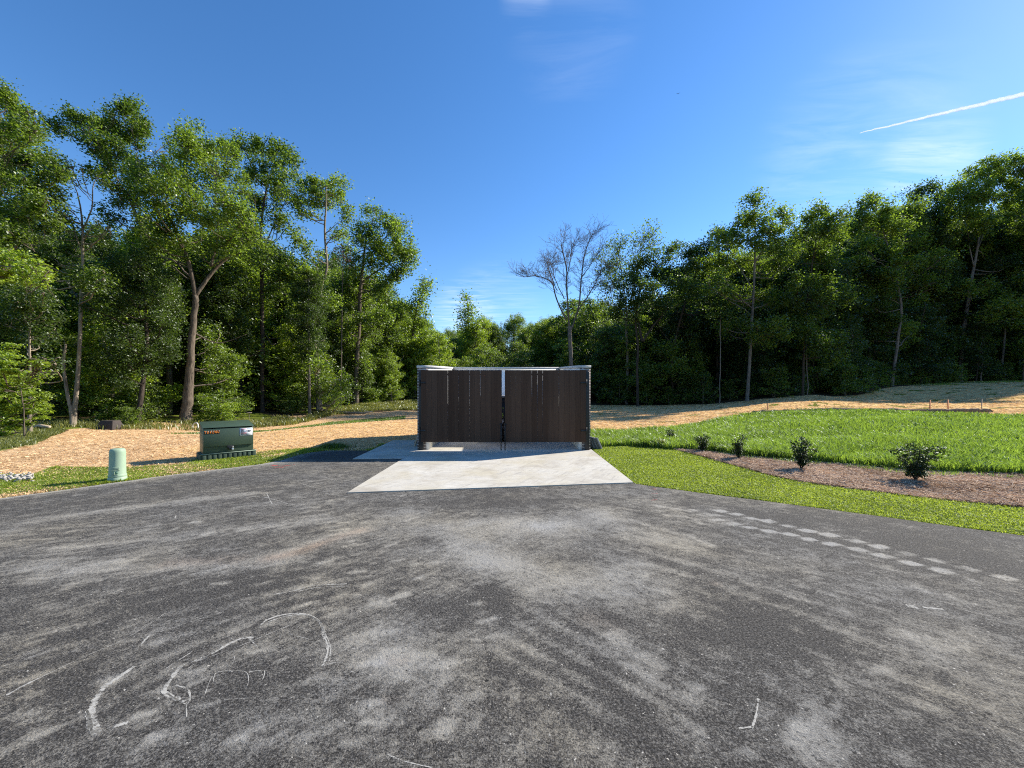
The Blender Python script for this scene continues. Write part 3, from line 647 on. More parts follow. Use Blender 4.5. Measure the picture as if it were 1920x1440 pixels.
wallbox('inner_face', XL + BR + .001, XL + TH, YF + 0.02, YB - TH, WHITE); wallbox('inner_face', XR - TH, XR - BR - .001, YF + 0.02, YB - TH, WHITE); wallbox('inner_face', XL + TH, XR - TH, YB - TH, YB - BR - .001, WHITE)
CW = 0.34
wallbox('wall_cap', XL - .015, XL + CW, YF - .02, YB + .02, CAPM, top=0.001, hgt=0.075); wallbox('wall_cap', XR - CW, XR + .015, YF - .02, YB + .02, CAPM, top=0.001, hgt=0.075); wallbox('wall_cap', XL + CW + .002, XR - CW - .002, YB - CW, YB + .02, CAPM, top=0.001, hgt=0.075)
# little brick brackets under the cap beside the gates
for x0, x1 in ((XL + BR - .08, XL + TH - .02), (XR - TH + .02, XR - BR + .08)):
    mb = MB(); mb.box(x0 - ex, x1 - ex, -0.05, -0.002, 2.16, 2.252); mb.build('brick_corbel', BRICK, enc)
GZ0, GZ1, GYF = 0.24, 2.195, 10.43
PX, GAPC = 0.1467, 0.0
def gate(x0, x1, hinge):
    mb = MB(); n = 15; p = (x1 - x0) / n
    gaps = rng.uniform(0.0002, 0.0005, n + 1); wide = rng.choice(n - 7, 4, replace=False) + 5
    for k in wide: gaps[k] = rng.uniform(0.003, 0.005)
    for k in range(n):
        a = x0 + k * p + gaps[k] / 2; b = x0 + (k + 1) * p - gaps[k + 1] / 2; dz = rng.uniform(-.001, .001)
        mb.box(a - ex, b - ex, GYF - ey + rng.uniform(-.002, .002), GYF - ey + 0.022, GZ0 + dz, GZ1 + dz)
    gt = mb.build('gate', BOARD, enc, bevel=0.003)
    fr = MB(); yb0, yb1 = GYF - ey + 0.026, GYF - ey + 0.066
    for z in (GZ0 + .08, 1.16, GZ1 - .14): fr.box(x0 + .06 - ex, x1 - .06 - ex, yb0, yb1, z, z + 0.05)
    for x in (x0 + .01, x1 - .06): fr.box(x - ex, x + .05 - ex, yb0, yb1, GZ0 + .02, GZ1 - .02)
    ro = MB(); xr = x1 - 0.018 if hinge < 0 else x0 + 0.006
    ro.tube([(xr - ex, GYF - ey - 0.014, 0.02), (xr - ex, GYF - ey - 0.014, 0.75)], 0.015, 8)
    ro.tube([(xr - ex, GYF - ey - 0.014, 0.72), (xr - ex + 0.05 * hinge, GYF - ey - 0.03, 0.72)], 0.008, 8)
    ro.build('drop_bolt', BLACK, gt)
    sc = fr
    for k in range(n):
        for z in (GZ0 + .10, 1.185, GZ1 - .115):
            for q in (.3, .7): sc.tube([(x0 + (k + q) * p - ex, GYF - ey - 0.006, z), (x0 + (k + q) * p - ex, GYF - ey + .004, z)], 0.005, 6)
    fr.build('gate_frame', BLACK, gt)
    xh = x0 - 0.03 if hinge < 0 else x1 + 0.012
    for z in (0.55, 1.85):
        hg = MB()
        hg.tube([(xh - ex, GYF - ey - 0.004, z - .09), (xh - ex, GYF - ey - 0.004, z + .09)], 0.016, 8)
        hg.box(min(xh, xh - hinge * .16) - ex, max(xh, xh - hinge * .16) - ex, GYF - ey - .012, GYF - ey - .004, z - .025, z + .025)
        hg.build('hinge', BLACK, gt)
gate(-2.476, -0.278, -1); gate(-0.195, 2.01, 1)
for x0, x1 in ((-2.545, -2.42), (1.985, 2.105)):
    mb = MB(); mb.box(x0 - ex, x1 - ex, GYF - ey + .03, GYF - ey + .115, 0.016, 2.15); mb.build('gate_post', BLACK, enc, bevel=0.004)

# bin behind the gates
dx0, dx1, dy0, dy1 = -1.20, 0.75, 12.1, 13.6
dm_ = empty('dumpster', ((dx0 + dx1) / 2, dy0, 0.016)); tag(dm_, 'black steel dumpster with a grey lid seen through the gap between the gates', 'dumpster')
hx = (dx1 - dx0) / 2
mb = MB(); mb.box(-hx, hx, 0, dy1 - dy0, 0.10, 1.40); mb.build('bin_body', DUMP, dm_, bevel=0.04)
mb = MB()
for k in range(7): mb.box(-hx + .12 + k * .27, -hx + .17 + k * .27, -0.025, -0.002, .15, 1.25)
mb.build('side_rib', DUMP, dm_)
mb = MB(); mb.box(-hx - .03, hx + .03, -.03, dy1 - dy0 + .03, 1.402, 1.47); mb.build('lid', LIDG, dm_, bevel=0.02)
for x in (-hx + .12, hx - .12):
    for y in (.2, dy1 - dy0 - .2): mb = MB(); mb.tube([(x - .03, y, .06), (x + .03, y, .06)], 0.058, 14); mb.build('caster', BLACK, dm_)
def text(name, s_, size, loc, rot, m_, parent, sx=1.0, ex_=0.001):
    cu = bpy.data.curves.new(name, 'FONT'); cu.body = s_; cu.size = size; cu.align_x = 'CENTER'; cu.align_y = 'CENTER'; cu.extrude = ex_; cu.offset = size * 0.015
    cu.materials.append(m_); tmp = bpy.data.objects.new(name, cu); COL.objects.link(tmp); bpy.context.view_layer.update()
    me = bpy.data.meshes.new_from_object(tmp.evaluated_get(bpy.context.evaluated_depsgraph_get())); bpy.data.objects.remove(tmp); bpy.data.curves.remove(cu)
    if not me.materials: me.materials.append(m_)
    o = bpy.data.objects.new(name, me); COL.objects.link(o); o.parent = parent; o.location = loc; o.rotation_euler = rot; o.scale = (sx, 1, 1); return o
gxm = (-16.5 / 720) * 12.05 - (dx0 + dx1) / 2
mb = MB(); mb.box(gxm - .12, gxm + .12, -.006, -.0035, .28, 1.25)
mb.build('sign_plate', DUMP, dm_)
for s_, z, sz, m_ in (('II', 1.09, .10, LIMET), ('N', .86, .20, LIMET), ('IRI', .67, .16, STICKW), ('E', .49, .10, GREYT)):
    text('lettering', s_, sz, (gxm, -.009, z - .016), (R(90), 0, 0), m_, dm_, 0.42 if s_ != 'E' else .9)

# ------------------------------------------------------------------ pad transformer
tr = empty('pad_transformer', (-7.2, 8.95, -0.02), R(45)); tag(tr, 'dark green pad mounted utility transformer with orange lettering and a white warning sticker', 'transformer')
W_, D_, = 0.99, 0.62
mb = MB(); mb.box(0.0, W_, 0.0, D_, 0.17, 0.70); mb.add([(0, -.012, .70), (W_, -.012, .70), (W_, D_, .70), (0, D_, .70), (0, -.012, .755), (W_, -.012, .755), (W_, D_, .87), (0, D_, .87)], [(0, 1, 5, 4), (1, 2, 6, 5), (2, 3, 7, 6), (3, 0, 4, 7), (4, 5, 6, 7)])
mb.build('cabinet', TGREEN, tr, bevel=0.012)
mb = MB(); mb.box(0.006, W_ - .006, -0.035, -.002, 0.325, 0.745); mb.build('hood', TGREEN, tr, bevel=0.008)
mb = MB(); mb.box(-.012, W_ + .012, -.045, D_ + .02, .772, .785, lambda V: V + np.c_[V[:, 0] * 0, V[:, 0] * 0, (V[:, 1] + .045) / (D_ + .065) * .105]); mb.build('lid', TGREEN, tr, bevel=0.004)
mb = MB(); mb.box(.45, .58, -.05, -.003, .27, .33); mb.box(.485, .545, -.066, -.05, .215, .285); mb.build('lock_bracket', BLACK, tr, bevel=.004)
mb = MB(); mb.box(.535, .575, -.085, -.067, .215, .265)
mb.tube([(.54 + .015 * 1, -.076, .262), (.54, -.076, .292), (.555, -.076, .306), (.57, -.076, .292), (.57, -.076, .262)], .005, 6); mb.build('padlock', STEEL, tr, bevel=.003)
mb = MB(); mb.box(-.03, W_ + .05, -.03, D_ + .03, -.02, .165)
nr = 11
for k in range(nr):
    x = -.03 + (W_ + .08) * (k + .5) / nr
    mb.box(x - .032, x + .032, -.062, -.031, -.02, .155)
    y = -.03 + (D_ + .06) * (k + .5) / nr
    mb.box(-.06, -.031, y - .018, y + .018, -.02, .155)
mb.build('ground_skirt', SKIRT, tr, bevel=0.006)
mb = MB(); mb.box(-.045, W_ + .06, -.07, -.033, .1565, .172); mb.build('skirt_rim', simple('rim_green', (0.20, 0.26, 0.20), .6), tr)
for k, ch in enumerate('T04LWU'):
    pl = MB(); x = .035 + k * .049; pl.box(x - .023, x + .023, -.0385, -.0355, .632, .712); pb = pl.build('letter_tile', BLACK, tr)
    text('lettering', ch, .086, (x, -.0395, .672), (R(90), 0, 0), ORANGE, pb, .60)
mb = MB(); mb.box(.70, .965, -.0385, -.0355, .545, .728); stk = mb.build('warning_sticker', STICKW, tr)
mb = MB(); mb.box(.72, .83, -.0402, -.0388, .700, .715); mb.build('red_band', RED, stk)
mb = MB(); mb.box(.72, .84, -.0402, -.0388, .600, .612); mb.build('red_band', RED, stk)
mb = MB(); mb.box(.85, .955, -.0402, -.0388, .700, .715); mb.build('blue_band', BLUE, stk)
mb = MB()
for k in range(7):
    z = .689 - k * .011
    mb.box(.72, .72 + rng.uniform(.06, .085), -.0402, -.0388, z - .003, z + .003)
    if k not in (0, 6): mb.box(.86, .86 + rng.uniform(.05, .085), -.0402, -.0388, z - .003, z + .003)
for k in range(3): mb.box(.72, .80 + rng.uniform(0, .03), -.0402, -.0388, .587 - k * .011, .592 - k * .011)
mb.tube([(.835, -.0405, .657), (.835, -.0388, .657)], .014, 12); mb.tube([(.835, -.0405, .575), (.835, -.0388, .575)], .007, 8); mb.build('print', BLACK, stk)

# ------------------------------------------------------------------ telecom pedestal
pd = empty('utility_pedestal', (-7.14, 6.95, -0.02), R(45)); pd.scale = (.72, .72, 1.0); tag(pd, 'pale mint green domed utility pedestal at the edge of the asphalt', 'pedestal')
mb = MB(); mb.lathe([(.0, .60), (.105, .598), (.132, .588), (.147, .565), (.152, .53), (.160, .14), (.165, .13)], 40); mb.build('dome', PGREEN, pd, smooth=True)
mb = MB(); mb.lathe([(.166, .13), (.172, .125), (.172, .10), (.168, .095), (.168, .085), (.176, .08), (.178, .02), (.18, -.02)], 40); mb.build('base_ring', PGREEN, pd, smooth=True)
fa = R(-40 - 45 + 0)      # the latch faces the camera
lt = empty('latch', (0, 0, 0), R(-132)); lt.parent = pd
mb = MB(); mb.box(.150, .168, -.06, .06, .235, .275); mb.box(.150, .170, -.075, .075, .215, .224); mb.box(.152, .166, -.055, .02, .145, .205); mb.box(.152, .172, -.085, .05, .135, .143); mb.box(.152, .176, -.03, -.018, .145, .195)
lo = mb.build('latch', PGREEN, pd, bevel=.003); lo.rotation_euler = (0, 0, R(-100)); bpy.data.objects.remove(lt)
mb = MB(); mb.box(.1605, .1672, -.02, .04, .150, .198); lo2 = mb.build('latch_recess_shade', simple('recess_shade_green', (.10, .20, .14)), pd); lo2.rotation_euler = (0, 0, R(-100))  # raised plate; the recess's shade is put into its darker green

# ------------------------------------------------------------------ small things near the enclosure
mb = MB(); mb.tube([(-3.02, 11.9, 0.0), (-2.64, 11.9, 0.95)], .02, 4); tag(mb.build('leaning_board', WOODD), 'thin dark board leaning against the left brick wall', 'board')
mb = MB(); mb.box(-.02, .02, -.06, .06, 0, .78); o = mb.build('leaning_plank', WOODP, bevel=.003); o.location = (-2.86, 11.3, 0.012); o.rotation_euler = (0, R(17), 0); tag(o, 'short pale plank leaning on the left brick wall beside the dark board', 'plank')
for k, (x, y, a, lab) in enumerate([(2.30, 10.98, 14, 'grey paver block leaning nearest the right brick wall'), (2.38, 10.94, 20, 'middle of three grey paver blocks leaning by the right wall'), (2.47, 10.9, 24, 'outermost of the three grey paver blocks leaning in the grass')]):
    mb = MB(); mb.box(-.035, .035, -.12, .12, 0, .36); o = mb.build('paver_block', PAVER, bevel=.008); o.location = (x, y, -.03); o.rotation_euler = (R(-8), R(-a), R(25 + 5 * k)); tag(o, lab, 'paver', 'paver blocks leaning by the right wall')
x, y = g(206, 799)
mb = MB(); mb.add([(-.42, -.3, 0), (.42, -.3, 0), (.42, .3, 0), (-.42, .3, 0), (-.30, -.16, .42), (.30, -.16, .42), (.30, .2, .42), (-.30, .2, .42)], [(0, 1, 5, 4), (1, 2, 6, 5), (2, 3, 7, 6), (3, 0, 4, 7), (4, 5, 6, 7), (3, 2, 1, 0)])
o = mb.build('drain_block', CBLOCK, loc=(x, y, H1(x, y) - .02), bevel=.02); tag(o, 'dark tapered concrete drain box at the shaded edge of the left wood', 'drain box')
p0 = g(366, 793); z = H1(*p0)
mb = MB(); mb.tube(smooth_path([(p0[0] - .35, p0[1] + .2, z - .05), (p0[0] - .30, p0[1] + .2, z + .22), (p0[0] - .1, p0[1] + .1, z + .36), (p0[0] + .12, p0[1], z + .34), (p0[0] + .16, p0[1], z + .05), (p0[0] + .16, p0[1], z - .1)]), .028, 8); tag(mb.build('bent_pipe', PIPEW, smooth=True), 'small white bent pipe standing beside the foot of the big oak', 'pipe')
p0 = g(467, 790); z = H1(*p0)
mb = MB(); mb.tube([(p0[0], p0[1], z - .1), (p0[0], p0[1], z + .95)], .012, 6); mb.lathe([(0, z + 1.0), (.12, z + .985), (.15, z + .955), (.03, z + .93)], 16, (p0[0], p0[1])); tag(mb.build('cap_post', B_GREY), 'thin post with a flat round cap before the dark wood', 'post')
# silt wattle with four stakes on the right
wp = []
for px, py in ((1412, 766), (1470, 771), (1560, 774), (1660, 775), (1760, 774), (1820, 771), (1857, 768)):
    Y = 20.8 - (px - 1412) / 445 * 1.2; x = (px - 960) / F * Y; wp.append((x, Y))
wp = smooth_path(wp, 8); wz = H(wp[:, 0], wp[:, 1]) + .07
wpp = np.c_[wp, wz] + rng.normal(0, .012, (len(wp), 3))
mb = MB(); mb.tube(wpp, .13 + rng.normal(0, .012, len(wpp)), 10); tag(mb.build('straw_wattle', WATT, smooth=True), 'long low brown straw wattle lying behind the green field', 'wattle')
for k, (px, hgt, lab) in enumerate([(1442, .45, 'thin short stake at the left end of the straw wattle'), (1748, .55, 'left of the two thick orange stakes behind the wattle'), (1783, .55, 'right of the two thick orange stakes behind the wattle'), (1846, .6, 'thin pale stake at the right end of the straw wattle')]):
    Y = 20.9 - (px - 1412) / 445 * 1.2; x = (px - 960) / F * Y; wd = .035 if k in (1, 2) else .018
    mb = MB(); mb.box(-wd, wd, -.015, .015, -.1, hgt + .1); o = mb.build('marker_stake', STAKE if k < 3 else WOODP); o.location = (x, Y + .12, H1(x, Y)); o.rotation_euler = (0, R([2, 4, -4, 1][k]), R(20)); tag(o, lab, 'stake', 'stakes behind the straw wattle')
# pale rubble at the left margin
mb = MB()
for k in range(300):
    px, py = rng.uniform(-60, 62), 0; c0 = g(px, 897 + rng.normal(0, 3.2)); r = rng.uniform(.010, .032)
    ph = rng.random((8, 1)) * .5 + .75
    cv = np.array([(x, y, z) for z in (-1, 1) for y in (-1, 1) for x in (-1, 1)], float) * .6 * ph * r * np.array([1.3, 1, .7]); a = rng.uniform(0, 6.28)
    cv = cv @ np.array([[math.cos(a), math.sin(a), 0], [-math.sin(a), math.cos(a), 0], [0, 0, 1]]) + np.array([c0[0], c0[1], H1(*c0) + .02 + rng.uniform(0, .05)])
    mb.add(cv, [(0, 2, 3, 1), (4, 5, 7, 6), (0, 1, 5, 4), (2, 6, 7, 3), (0, 4, 6, 2), (1, 3, 7, 5)])
tag(mb.build('gravel', ROCK), 'patch of pale crushed stone in the grass at far left', 'gravel', kind='stuff')

# ------------------------------------------------------------------ foliage engine
def leaves(C, L, Wd, up=0.5, r_=None):
    """diamond leaves at centres C"""
    r_ = r_ or rng; n = len(C); N = r_.normal(0, 1, (n, 3)); N[:, 2] = np.abs(N[:, 2]) + up; N /= np.linalg.norm(N, axis=1)[:, None]
    D = r_.normal(0, 1, (n, 3)); D -= (D * N).sum(1)[:, None] * N; D /= np.linalg.norm(D, axis=1)[:, None]; Sd = np.cross(N, D)
    l = (L * r_.uniform(.7, 1.3, n))[:, None]; w_ = (Wd * r_.uniform(.7, 1.3, n))[:, None]
    V = np.stack([C - D * l * .5, C + Sd * w_ * .5 - D * l * .05, C + D * l * .5 + N * l * -.12, C - Sd * w_ * .5 - D * l * .05], 1).reshape(-1, 3)
    q = np.arange(n)[:, None] * 4 + np.array([0, 1, 2, 3])[None, :]
    return V, q
def wob(P, amp, n=8):
    P = smooth_path(P, n); k = len(P); a = np.cumsum(rng.normal(0, 1, (k, 3)), 0); a -= np.linspace(0, 1, k)[:, None] * a[-1]; return P + a * amp / math.sqrt(k) * np.array([1, 1, .3])
def grow(paths, clumps, leaf, dens=2.3, puff=0.5, flat=0.55, twig=0.02, bare=False, kside=7):
    """paths: list of (points, radii); clumps: list of (centre, (rx,ry,rz), density). Returns wood MB, leaf (V, Q)."""
    wood = MB(); samp = []; rad = []
    for P, rr in paths:
        Q = wob(P, 0.10 * max(rr[0] * 3, .2)); rk = np.interp(np.linspace(0, 1, len(Q)), np.linspace(0, 1, len(rr)), rr)
        wood.tube(Q, rk, kside); samp.append(Q); rad.append(rk)
    SP = np.vstack(samp); SR = np.concatenate(rad); LC = []
    L, Wd = leaf; area1 = L * Wd * .5
    for c, rr, dn in clumps:
        c = np.asarray(c, float); rr = np.asarray(rr, float); dv = c - SP; dist = np.linalg.norm(dv, axis=1)
        cost = dist + np.where(dv[:, 2] < .25 * dist, 1.5 * (0.25 * dist - dv[:, 2]), 0); k = int(np.argmin(cost)); a = SP[k]
        r0 = min(SR[k] * .5, .018 + .011 * dist[k])
        mid = (a + c) / 2 + np.array([0, 0, -.10 * dist[k]]) + rng.normal(0, .06 * dist[k] + .01, 3)
        bp = wob([a, mid, c, c + (c - a) * .15], .05 * dist[k] + .02, 5); wood.tube(bp, np.linspace(r0, twig, len(bp)), 5)
        npf = max(3, int(2.6 * (rr[0] * rr[2] + rr[0] * rr[1]) / 2 / (puff * puff)))
        u = rng.normal(0, 1, (npf, 3)); u /= np.linalg.norm(u, axis=1)[:, None]; u *= rng.uniform(.35, 1.0, (npf, 1)) ** .6
        pc = c + u * rr
        for q in range(0, npf, 2 if not bare else 1):
            s0 = bp[rng.integers(len(bp) // 3, len(bp))]; wood.tube([s0, (s0 + pc[q]) / 2 + rng.normal(0, .08, 3), pc[q]], [twig * .8, twig * .6, twig * .3], 3, False)
        nl = int(dn * dens * PI * rr[0] * rr[2] / area1 / npf) + 1
        for q in range(npf):
            pr = puff * rng.uniform(.6, 1.25); v = rng.normal(0, 1, (int(nl * rng.uniform(.5, 1.5)) + 1, 3)) * np.array([pr, pr, pr * flat]) * .52
            LC.append(pc[q] + v)
    if LC:
        C = np.vstack(LC); return wood, leaves(C, L, Wd)
    return wood, None
def make_tree(name, base, wood, lf, bark, leafm, label=None, cat='tree', group=None):
    root = empty(name, base)
    o = link('trunk', wood.mesh('trunk', bark, True), root)
    if lf is not None: link('crown', mkmesh('crown', lf[0], [lf[1]], leafm), root)
    tag(root, label, cat, group); return root
def hero(name, label, Y, paths, clumps, leafm=L_OAK, bark=B_OAK, leaf=None, dens=2.3, depth=1.6, puff=None, group=None, flat=.85, rmul=1.0, base_h=None, extra=1):
    b = paths[0][0]; bx = (b[0] - 960) / F * Y; bz = H1(bx, Y); base = np.array([bx, Y, bz]); s_ = Y / F; ob = math.sqrt(1 + (bx / Y) ** 2)
    PP = []; first = True
    for p in paths:
        pts_ = [at(q[0], q[1], Y) - base for q in p]; rr = [q[2] * s_ * .5 / ob for q in p]
        if first: pts_[0] = np.array([pts_[0][0], 0, -.3]); rr = [rr[0] * 1.35] + rr; pts_.insert(1, np.array([pts_[0][0], 0, .5])); first = False
        else:
            dy = rng.uniform(-1, 1) * depth * .6
            for i, q in enumerate(pts_): q[1] += dy * i / max(1, len(pts_) - 1)
        k_ = np.linspace(.85, .30, len(rr)) if PP else np.linspace(1, .8, len(rr))
        PP.append((pts_, list(np.array(rr) * k_)))
    CC = []
    for c_ in clumps:
        px, py, rx_, ry_ = c_[:4]; dn = c_[4] if len(c_) > 4 else 1.0
        px0, py0, rx0, ry0 = px, py, rx_, ry_; dy_ = rng.uniform(-1, 1) * depth
        for e in range(4):
            th = e * PI / 2 + rng.uniform(0, 1.5); k_ = rng.uniform(.35, .62); px = px0 + math.cos(th) * rx0 * k_; py = py0 + math.sin(th) * ry0 * k_; f_ = rng.uniform(.42, .64); rx_, ry_ = rx0 * f_, max(ry0, .7 * rx0) * f_
            cc = at(px, py, Y + dy_ + rng.uniform(-.7, .7) * rx0 * s_) - base
            CC.append((cc, (rx_ * s_ * 1.12 / ob, (rx_ + ry_) / 2 * s_ / ob, ry_ * s_ * 1.15), dn * ob / extra))
    dens = dens * .95; leaf = leaf or (0.0052 * Y + .015, 0.0031 * Y + .008); puff = puff or (.016 * Y + .08)
    wood, lf = grow(PP, CC, leaf, dens, puff, flat)
    return make_tree(name, base, wood, lf, bark, leafm, label, 'tree', group)

# ------------------------------------------------------------------ left wood: the trees one can tell apart
hero('oak_tree', 'big forked oak with a thick pale trunk behind the green transformer', 21.5,
     [[(345, 787, 26), (350, 690, 19), (358, 600, 16), (366, 555, 15)], [(366, 555, 13), (362, 500, 11), (345, 440, 9), (310, 370, 6), (285, 300, 3)], [(366, 555, 12), (395, 500, 10), (425, 460, 8), (450, 410, 6), (445, 340, 3)], [(395, 500, 7), (400, 430, 6), (385, 350, 5), (375, 290, 3)], [(425, 460, 5), (470, 430, 4), (510, 400, 2)], [(357, 620, 7), (390, 640, 4), (430, 620, 2)]],
     [(370, 275, 60, 28), (330, 285, 45, 25), (415, 290, 45, 30), (300, 330, 45, 35), (360, 335, 60, 35), (425, 345, 45, 40), (330, 390, 60, 40), (400, 400, 55, 40), (450, 400, 35, 40), (300, 440, 45, 35), (360, 455, 45, 30, .7), (435, 460, 45, 30), (280, 380, 30, 40), (480, 440, 30, 25, .7), (255, 320, 25, 30), (400, 640, 45, 30, .8), (420, 690, 45, 30, .6), (310, 490, 35, 22, .5)], dens=1.9, depth=2.6, flat=.95, bark=B_OAK)
hero('oak_tree', 'tall leaning oak with a sweeping top above the left of the wood', 25.0,
     [[(318, 780, 14), (314, 640, 12), (300, 520, 11), (272, 440, 9), (250, 390, 8)], [(250, 390, 7), (235, 330, 5), (225, 260, 3)], [(250, 390, 5), (220, 330, 4), (185, 265, 3), (130, 235, 2)]],
     [(225, 215, 38, 22), (260, 235, 28, 20), (240, 260, 40, 22), (190, 235, 32, 12), (140, 222, 28, 9), (110, 238, 20, 8), (165, 255, 28, 10, .8), (210, 290, 40, 24), (250, 310, 35, 30), (200, 330, 30, 18), (230, 360, 35, 25), (270, 350, 32, 30), (215, 400, 30, 22, .7), (270, 430, 35, 25), (300, 540, 40, 30, .8)], depth=2.0, dens=2.8, flat=.95)
hero('oak_tree', 'leafy tree cut by the left edge of the picture', 16.5,
     [[(-60, 812, 22), (-50, 650, 18), (-20, 520, 15), (0, 495, 13)], [(0, 495, 9), (45, 455, 8), (48, 415, 6), (25, 360, 4), (10, 280, 2)], [(45, 455, 4), (70, 462, 2)], [(0, 495, 8), (-10, 420, 6), (0, 370, 5), (20, 330, 3), (60, 290, 2)]],
     [(5, 180, 30, 16), (28, 205, 32, 20), (55, 225, 22, 20), (0, 240, 45, 28), (45, 262, 36, 26), (68, 250, 14, 22), (15, 300, 50, 22), (75, 300, 40, 16), (105, 320, 30, 14), (10, 350, 40, 22), (65, 345, 40, 16, .8), (20, 395, 60, 18, .8), (-20, 280, 50, 50), (70, 395, 45, 20, .8), (10, 430, 50, 22)], depth=1.6, dens=3.2, flat=.95)
hero('thin_tree', 'slender pale trunked tree with a nearly bare forked top', 18.0,
     [[(140, 802, 12), (148, 690, 10), (153, 560, 9), (156, 480, 8), (155, 430, 7)], [(155, 430, 6), (153, 380, 5), (140, 340, 3), (105, 305, 1.5)], [(155, 430, 4), (172, 390, 5), (175, 345, 4), (192, 322, 2)], [(153, 470, 4), (130, 410, 3), (105, 350, 2)]],
     [(140, 325, 30, 18, .10), (110, 330, 25, 20, .12), (115, 415, 34, 22), (80, 420, 30, 18), (145, 455, 24, 20, .6), (190, 430, 20, 22, .5), (95, 370, 32, 10, .7), (110, 480, 50, 26), (60, 500, 40, 26), (170, 520, 40, 26, .8)], bark=B_PALE, depth=1.4)
hero('broken_trunk', 'short snapped pale trunk leaning beside the slender tree', 17.9,
     [[(135, 803, 11), (127, 740, 9), (120, 680, 8), (123, 645, 7)], [(121, 665, 2), (112, 640, 1.5), (98, 628, 1)], [(122, 660, 2), (118, 640, 1.5), (100, 622, 1)]], [(100, 624, 8, 4, .1)], bark=B_PALE, depth=.3)
hero('oak_tree', 'full crowned tree rising between the big oak and the twin trunk', 29.0,
     [[(492, 778, 10), (492, 640, 9), (490, 520, 8), (488, 440, 6), (500, 350, 4)], [(489, 480, 4), (520, 400, 3), (545, 350, 2)]],
     [(470, 275, 36, 18), (510, 285, 38, 22), (540, 305, 28, 22), (480, 320, 40, 28), (525, 345, 36, 28), (545, 370, 22, 20, .8), (490, 375, 40, 28), (470, 420, 40, 26), (520, 420, 30, 24, .8), (490, 480, 36, 28), (520, 530, 36, 26, .8), (460, 540, 40, 30)], depth=2.2, flat=.95, bark=B_DARK)
hero('twin_trunk_tree', 'pale twin trunked tree at the straw edge with a high crown', 30.5,
     [[(598, 773, 13), (594, 700, 9), (588, 620, 8), (594, 590, 7), (604, 535, 6), (613, 500, 5), (608, 440, 5), (611, 390, 4), (612, 350, 2)], [(600, 765, 6), (600, 700, 5), (602, 640, 3), (606, 580, 2)], [(604, 535, 4), (590, 500, 3), (570, 460, 2), (556, 440, 1.5)], [(608, 440, 3), (630, 425, 2), (640, 420, 1.5)], [(590, 730, 2.5), (560, 690, 2), (530, 655, 1.5)]],
     [(600, 345, 36, 16), (632, 350, 22, 18), (590, 375, 34, 20), (628, 378, 26, 18), (650, 400, 14, 20, .8), (575, 400, 18, 14), (560, 450, 26, 22), (585, 480, 24, 16, .6), (635, 440, 22, 14, .5), (560, 510, 40, 26), (600, 560, 40, 24, .9), (560, 590, 30, 24), (590, 680, 44, 14, .7), (560, 720, 40, 18, .8), (630, 715, 34, 16, .8), (600, 740, 20, 14, .6), (640, 745, 20, 12, .5)], depth=1.8, bark=B_PALE, flat=.6)
hero('oak_tree', 'upright oak with wide rounded crown standing left of the enclosure', 38.0,
     [[(668, 758, 12), (667, 690, 9), (672, 600, 8.5), (674, 556, 8), (680, 500, 6), (685, 450, 4), (700, 410, 2)], [(674, 556, 5), (660, 540, 4), (645, 530, 2)], [(678, 530, 5), (715, 505, 4), (760, 488, 2)], [(682, 490, 4), (720, 450, 3), (745, 420, 2)], [(671, 640, 3), (700, 620, 2), (715, 618, 1.5)]],
     [(690, 395, 18, 12), (720, 410, 22, 14), (712, 440, 36, 24), (745, 425, 24, 22), (680, 440, 24, 22), (765, 460, 26, 16), (740, 470, 34, 22), (700, 480, 40, 24), (770, 490, 20, 18), (735, 510, 36, 16), (670, 500, 26, 24), (655, 470, 18, 20, .8), (690, 530, 30, 20, .9), (720, 540, 28, 16), (640, 430, 14, 16, .6), (650, 545, 26, 18, .7), (668, 720, 22, 16, .5), (685, 690, 22, 16, .6), (700, 590, 34, 20), (640, 620, 30, 24, .8), (668, 610, 20, 20, .5)], depth=2.6)
# dead red-brown clump hanging in the next tree
hero('dead_branch', 'red brown dead leaf clump hanging between the two tall trees', 34.0, [[(640, 770, 3), (641, 640, 3), (643, 520, 2), (645, 470, 1)]], [(648, 485, 10, 8, .6), (640, 470, 12, 8, .2)], leafm=L_DEAD, depth=.3)
hero('leaning_tree', 'small leafy tip leaning right at the end of the left wood', 48.0,
     [[(770, 752, 7), (772, 660, 6), (778, 600, 4), (788, 560, 3), (805, 528, 1.5)]],
     [(800, 530, 14, 9), (792, 545, 14, 9), (785, 562, 14, 12), (770, 580, 26, 20), (790, 600, 18, 16), (760, 620, 36, 26), (790, 645, 26, 26), (765, 670, 36, 26), (745, 580, 22, 26), (790, 690, 30, 24), (760, 710, 30, 22)], leafm=L_LIME, depth=2.2)
hero('poplar_tree', 'slim bright poplar standing alone above the centre tree line', 58.0,
     [[(880, 752, 3.5), (880, 680, 3), (879, 620, 2.5), (877, 560, 1)]],
     [(874, 556, 9, 10), (877, 574, 12, 12), (868, 592, 10, 12), (884, 595, 13, 14), (892, 610, 8, 12), (874, 618, 14, 12), (862, 612, 5, 7), (884, 640, 14, 14, .7), (872, 650, 12, 12, .7)], leafm=L_LIME, depth=.9)
